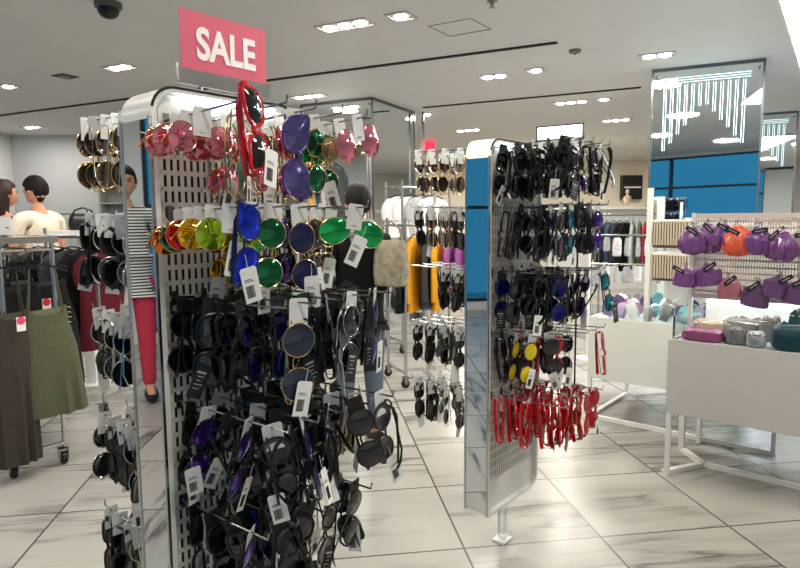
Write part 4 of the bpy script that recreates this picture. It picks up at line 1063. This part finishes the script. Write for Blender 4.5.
# upright, slatted shelves and cards
def on_plane2(px_, py_, ly):
    d = ray(px_, py_); nP = Matrix.Rotation(ANG_N, 3, 'Z') @ Vector((0, 1, 0)); pl = T2w(0, ly, 0)
    t = (pl - Vector((0, 0, EYE))).dot(nP) / d.dot(nP); q = Vector((0, 0, EYE)) + d * t; l = iv @ (Vector((q.x, q.y, 0)) - Vector((B1.x, B1.y, 0))); return l.x, q.z
ux, _ = on_plane2(647, 300, .05)
m1 = MB(); m1.box((ux, .05, (ZT2 + 1.56) / 2), (.03, .03, 1.56 - ZT2 + .04)); m1.build('post', white_paint, T2)
xa, za = on_plane2(652, 219, .12); xb, zb_ = on_plane2(690, 247, .12)
shelf_m = mat('slatted shelf', (196, 180, 158), .5)
for (y0_, y1_) in ((220, 247), (253, 281)):
    xa, z1_ = on_plane2(652, y0_, .12); xb, z0_ = on_plane2(690, y1_, .12)
    m1 = MB(); m1.box(((xa + xb) / 2, .25, z1_ - .005), (xb - xa + .02, .30, .012)); 
    m1.build('shelf', white_paint, T2)
    m1 = MB(); n = 14
    for i in range(n): m1.box((xa + (xb - xa) * (i + .5) / n, .12, (z0_ + z1_) / 2), ((xb - xa) / n * .62, .05, z1_ - z0_ - .02))
    m1.build('slat_front', shelf_m, T2)
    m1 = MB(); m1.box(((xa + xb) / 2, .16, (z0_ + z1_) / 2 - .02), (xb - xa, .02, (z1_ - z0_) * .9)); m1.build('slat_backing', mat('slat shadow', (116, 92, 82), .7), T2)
m1 = MB(); m1.box(((ux + L2) / 2, .42, 1.04), (L2 - ux, .02, .60)); m1.build('back_board', panel_white, T2)
for x in (ux + .01, L2 - .03):
    m1 = MB(); m1.box((x, .42, 1.03), (.025, .03, .66)); m1.build('back_post', white_paint, T2)
# shimmering packs
irid = [mat('lilac foil', (176, 156, 190), .2, .6), mat('aqua foil', (130, 200, 206), .18, .6), mat('pink foil', (204, 160, 178), .2, .6), mat('silver foil', (214, 214, 218), .15, .9), mat('violet foil', (96, 80, 124), .22, .6), mat('white foil', (230, 230, 230), .3)]
iname = ['lilac', 'aqua', 'pink', 'silver', 'violet', 'white']
ki = 0
for row_ in range(4):
    for i in range(11):
        x = .09 + i * .097 + random.uniform(-.015, .015); y = .085 + row_ * .115 + random.uniform(-.02, .02); c = (i * 5 + row_ * 3 + random.randint(0, 1)) % 6
        hh = random.uniform(.055, .10)
        g = MB(); w = random.uniform(.05, .085)
        M = Matrix.Rotation(random.uniform(-.7, .7), 4, 'Y') @ Matrix.Rotation(random.uniform(-.5, .5), 4, 'X')
        g.prism([(-w / 2, 0), (w / 2, 0), (w / 2 + .006, hh * .5), (w / 2, hh), (w * .2, hh * 1.12), (-w * .2, hh * 1.12), (-w / 2, hh), (-w / 2 - .006, hh * .5)], -.016, .016, 'y', M)
        o = g.build('foil_pack', irid[c]); q = T2w(x, y, ZT2 + .004 + row_ * .016); o.location = q; o.rotation_euler = (0, 0, ANG_N + random.uniform(-.6, .6))
        tag(o, f'{iname[c]} foil pack, {ORD[i]} from left in {["front", "second", "third", "back"][row_]} row of the pale table bin', 'foil pack', 'foil packs in the pale table bin')
# clear pouches hanging on a rail and clothes behind, seen between stand and column
q5 = ony(606, 250, 6.0); q5.z = 0
dr = Vector((.96, -.28, 0)).normalized()
r = thing('hanging_rail', 'white rail of clear pouches between the middle stand and the large column', 'rail', (q5.x, q5.y, 0), math.atan2(dr.y, dr.x))
for zz in (1.22, .94):
    m1 = MB(); m1.tube([(-.15, 0, zz), (.65, 0, zz)], .010, 8); m1.build('bar', steel, r, True)
for x in (-.15, .65):
    m1 = MB(); m1.tube([(x, 0, .0), (x, 0, 1.36)], .014, 8); m1.lathe([(.12, 0), (.12, .01), (.02, .015)], 20, Matrix.Translation((x, 0, 0))); m1.build('post', white_paint, r, True)
clearm = [mat('clear vinyl', (196, 196, 194), .15, alpha=.6), mat('frosted vinyl', (150, 150, 152), .25, noise=.3, nscale=40), mat('white vinyl', (200, 200, 198), .3, noise=.25, nscale=40)]
for zi, zz in enumerate((1.22, .94)):
    for i in range(8):
        q = q5 + dr * (-.09 + .095 * i) + Z * zz
        rr_ = thing('hanging_pouch', f'{["clear", "frosted", "white"][(i + zi) % 3]} vinyl pouch, {ORD[i]} from left on the {["upper", "lower"][zi]} bar beside the column', 'pouch', q, math.atan2(dr.y, dr.x) + random.uniform(-1.3, 1.3), 'vinyl pouches on the white rail'); rr_.scale = (random.uniform(.8, 1.25), 1, random.uniform(.8, 1.2))
        m1 = MB(); m1.tube([(0, 0, -.03), (0, 0, .0), (0, .012, .014), (0, .018, 0)], .002, 5); m1.build('hook', steel, rr_)
        m1 = MB(); m1.rings([[(.038 * s * math.copysign(abs(math.cos(2 * PI * k / 14)) ** .5, math.cos(2 * PI * k / 14)), .018 * s2 * math.sin(2 * PI * k / 14), z_) for k in range(14)] for s, s2, z_ in ((.5, .3, -.02), (.9, .5, -.04), (1, 1.1, -.12), (.95, .9, -.18), (.7, .3, -.19))]); m1.build('pouch', clearm[(i + zi) % 3], rr_, True)
R6 = ony(596, 230, 8.0); R6.z = 0
rack('chrome clothing rack with denim and red clothes in the far background', R6, Vector((1, -.05, 0)), 1.1, .4, 1.42)
for i, m_ in enumerate([C_BLACK, C_DENIM, C_DENIM, C_GREY, C_BLACK, C_LGREY, C_OLIVE, C_PINKC, C_GREY, C_BLACK, C_DENIM, C_PINKC, C_LGREY]):
    nm_ = ['black', 'denim', 'denim', 'charcoal', 'black', 'light grey', 'olive', 'pinkish red', 'charcoal', 'black', 'denim', 'pinkish red', 'light grey'][i]
    q = R6 + Vector((1, -.05, 0)) * (.05 + .083 * i) + Z * 1.42
    garment('jacket', f'{nm_} jacket, {ORD[i]} from left on the far rack beside the large column', 'clothing', q, 1.15 + random.uniform(-.35, .3), .55 + random.uniform(-.08, .08), .42, m_, 'long', 1.05, 'jackets on the far rack')
# far shelf with mannequin bust and hats
q = ony(627, 208, 12.0)
r = thing('far_shelf', 'white display shelf before the warm far wall', 'shelf', (q.x, q.y, 0), 0)
m1 = MB(); m1.box((0, 0, q.z), (3.2, .5, .05)); m1.build('top', white_paint, r)
m1 = MB(); m1.box((0, .1, (q.z - .03) / 2), (3.0, .3, q.z - .03)); m1.build('plinth', wall_pale, r)
def bust(label, loc, k, m):
    r = thing('display_bust', label, 'display bust', loc, 0)
    b = MB(); b.lathe([(.10 * k, 0), (.10 * k, .02 * k), (.03 * k, .03 * k), (.03 * k, .10 * k), (.12 * k, .14 * k), (.17 * k, .30 * k), (.15 * k, .42 * k), (.06 * k, .47 * k), (.05 * k, .54 * k)], 16); b.build('torso', m, r, True)
    b = MB(); b.ball((0, 0, .63 * k), (.075 * k, .09 * k, .11 * k)); b.build('head', m, r, True)
bust('beige display bust on the far shelf beside the column', Vector((q.x, q.y, q.z + .025)), .45, mat('beige bust', (178, 166, 144), .6))
r = thing('hat', 'dark round hat on the far shelf right of the bust', 'hat', (q.x + .55, q.y, q.z + .026), 0)
b = MB(); b.lathe([(.20, 0), (.20, .012), (.11, .02), (.10, .10), (.06, .125), (.003, .13)], 20); b.build('crown', C_BLACK, r, True)
b = MB(); b.lathe([(.112, .02), (.112, .045)], 20); b.build('band', C_GREY, r, True)
q = ony(648, 186, 15.2)
r = thing('wall_shelf_unit', 'small dark display frame on the far wall by the column', 'display frame', (q.x - .15, 15.9, q.z), 0)
b = MB(); b.box((0, 0, 0), (.5, .2, .6)); b.build('frame', dark_metal, r)
b = MB(); b.box((0, -.11, 0), (.42, .02, .04)); b.build('shelf', white_paint, r)
# exit sign
q = ony(428, 146, 11.5)
r = thing('exit_sign', 'small red lit sign hanging left of the middle stand top', 'sign', q, 0)
b = MB(); b.box((0, 0, 0), (.26, .04, .16)); b.build('box', mat('red lit sign', (232, 40, 60), .4, emit=1.5), r)
b = MB(); b.tube([(0, 0, .08), (0, 0, CEIL - q.z)], .008, 6); b.build('hanger_rod', steel, r)
# thin upright pole right of the left column
q = onz(423, 112, CEIL)
r = thing('glass_partition', 'tall glass partition with a thin steel post beside the left mirrored column', 'partition', (q.x, q.y, 0), CANG)
b = MB(); b.box((0, 0, CEIL / 2), (.03, .03, CEIL)); b.build('post', steel, r)
b = MB(); b.box((-.26, 0, 1.35), (.48, .008, 2.5)); b.build('glass_pane', acrylic, r)
b = MB(); b.box((-.26, 0, .06), (.5, .03, .08)); b.build('rail', steel, r)

# ------------------------------------------------------------------ light
w = bpy.data.worlds.new('evening sky'); S.world = w; w.use_nodes = True
bg = w.node_tree.nodes['Background']; bg.inputs['Color'].default_value = lin((44, 112, 146)); bg.inputs['Strength'].default_value = 1.0
def area(x, y, e, col=(1, .93, .83), size=.5, z=CEIL - .05):
    l = bpy.data.lights.new('ceiling lamp light', 'AREA'); l.energy = e * .27; l.color = col; l.shape = 'DISK'; l.size = size
    o = bpy.data.objects.new('ceiling_lamp_light', l); COL.objects.link(o); o.location = (x, y, z)
for p_, nl in LIGHTS: area(p_.x, p_.y, 22 + 14 * nl, size=.3)
for (x, y) in [(-2.0, 1.9), (0.0, 1.9), (2.2, 1.9), (-4.5, 2.5), (-1.0, 3.3), (-3.0, 4.2)]:
    area(x, y, 62, size=.4)
area(1.35, 3.6, 60, (1, .97, .74), .4); area(4.2, 3.0, 110, (.92, .97, 1), .4); area(4.0, 4.6, 110, (.92, .97, 1), .4)
area(0.3, .2, 60, size=.4); area(3.5, .2, 60, size=.4); area(-3.5, .2, 60, size=.4)
for (x, y) in [(3.0, 11.5), (5.5, 13.5), (1.5, 13.8), (7.5, 10)]: area(x, y, 150, (1, .9, .75), .5)
S.view_settings.view_transform = 'Standard'; S.view_settings.look = 'None'; S.view_settings.gamma = 1; S.view_settings.use_curve_mapping = False
S.view_settings.exposure = .58
S.cycles.use_denoising = True
S.cycles.max_bounces = 8
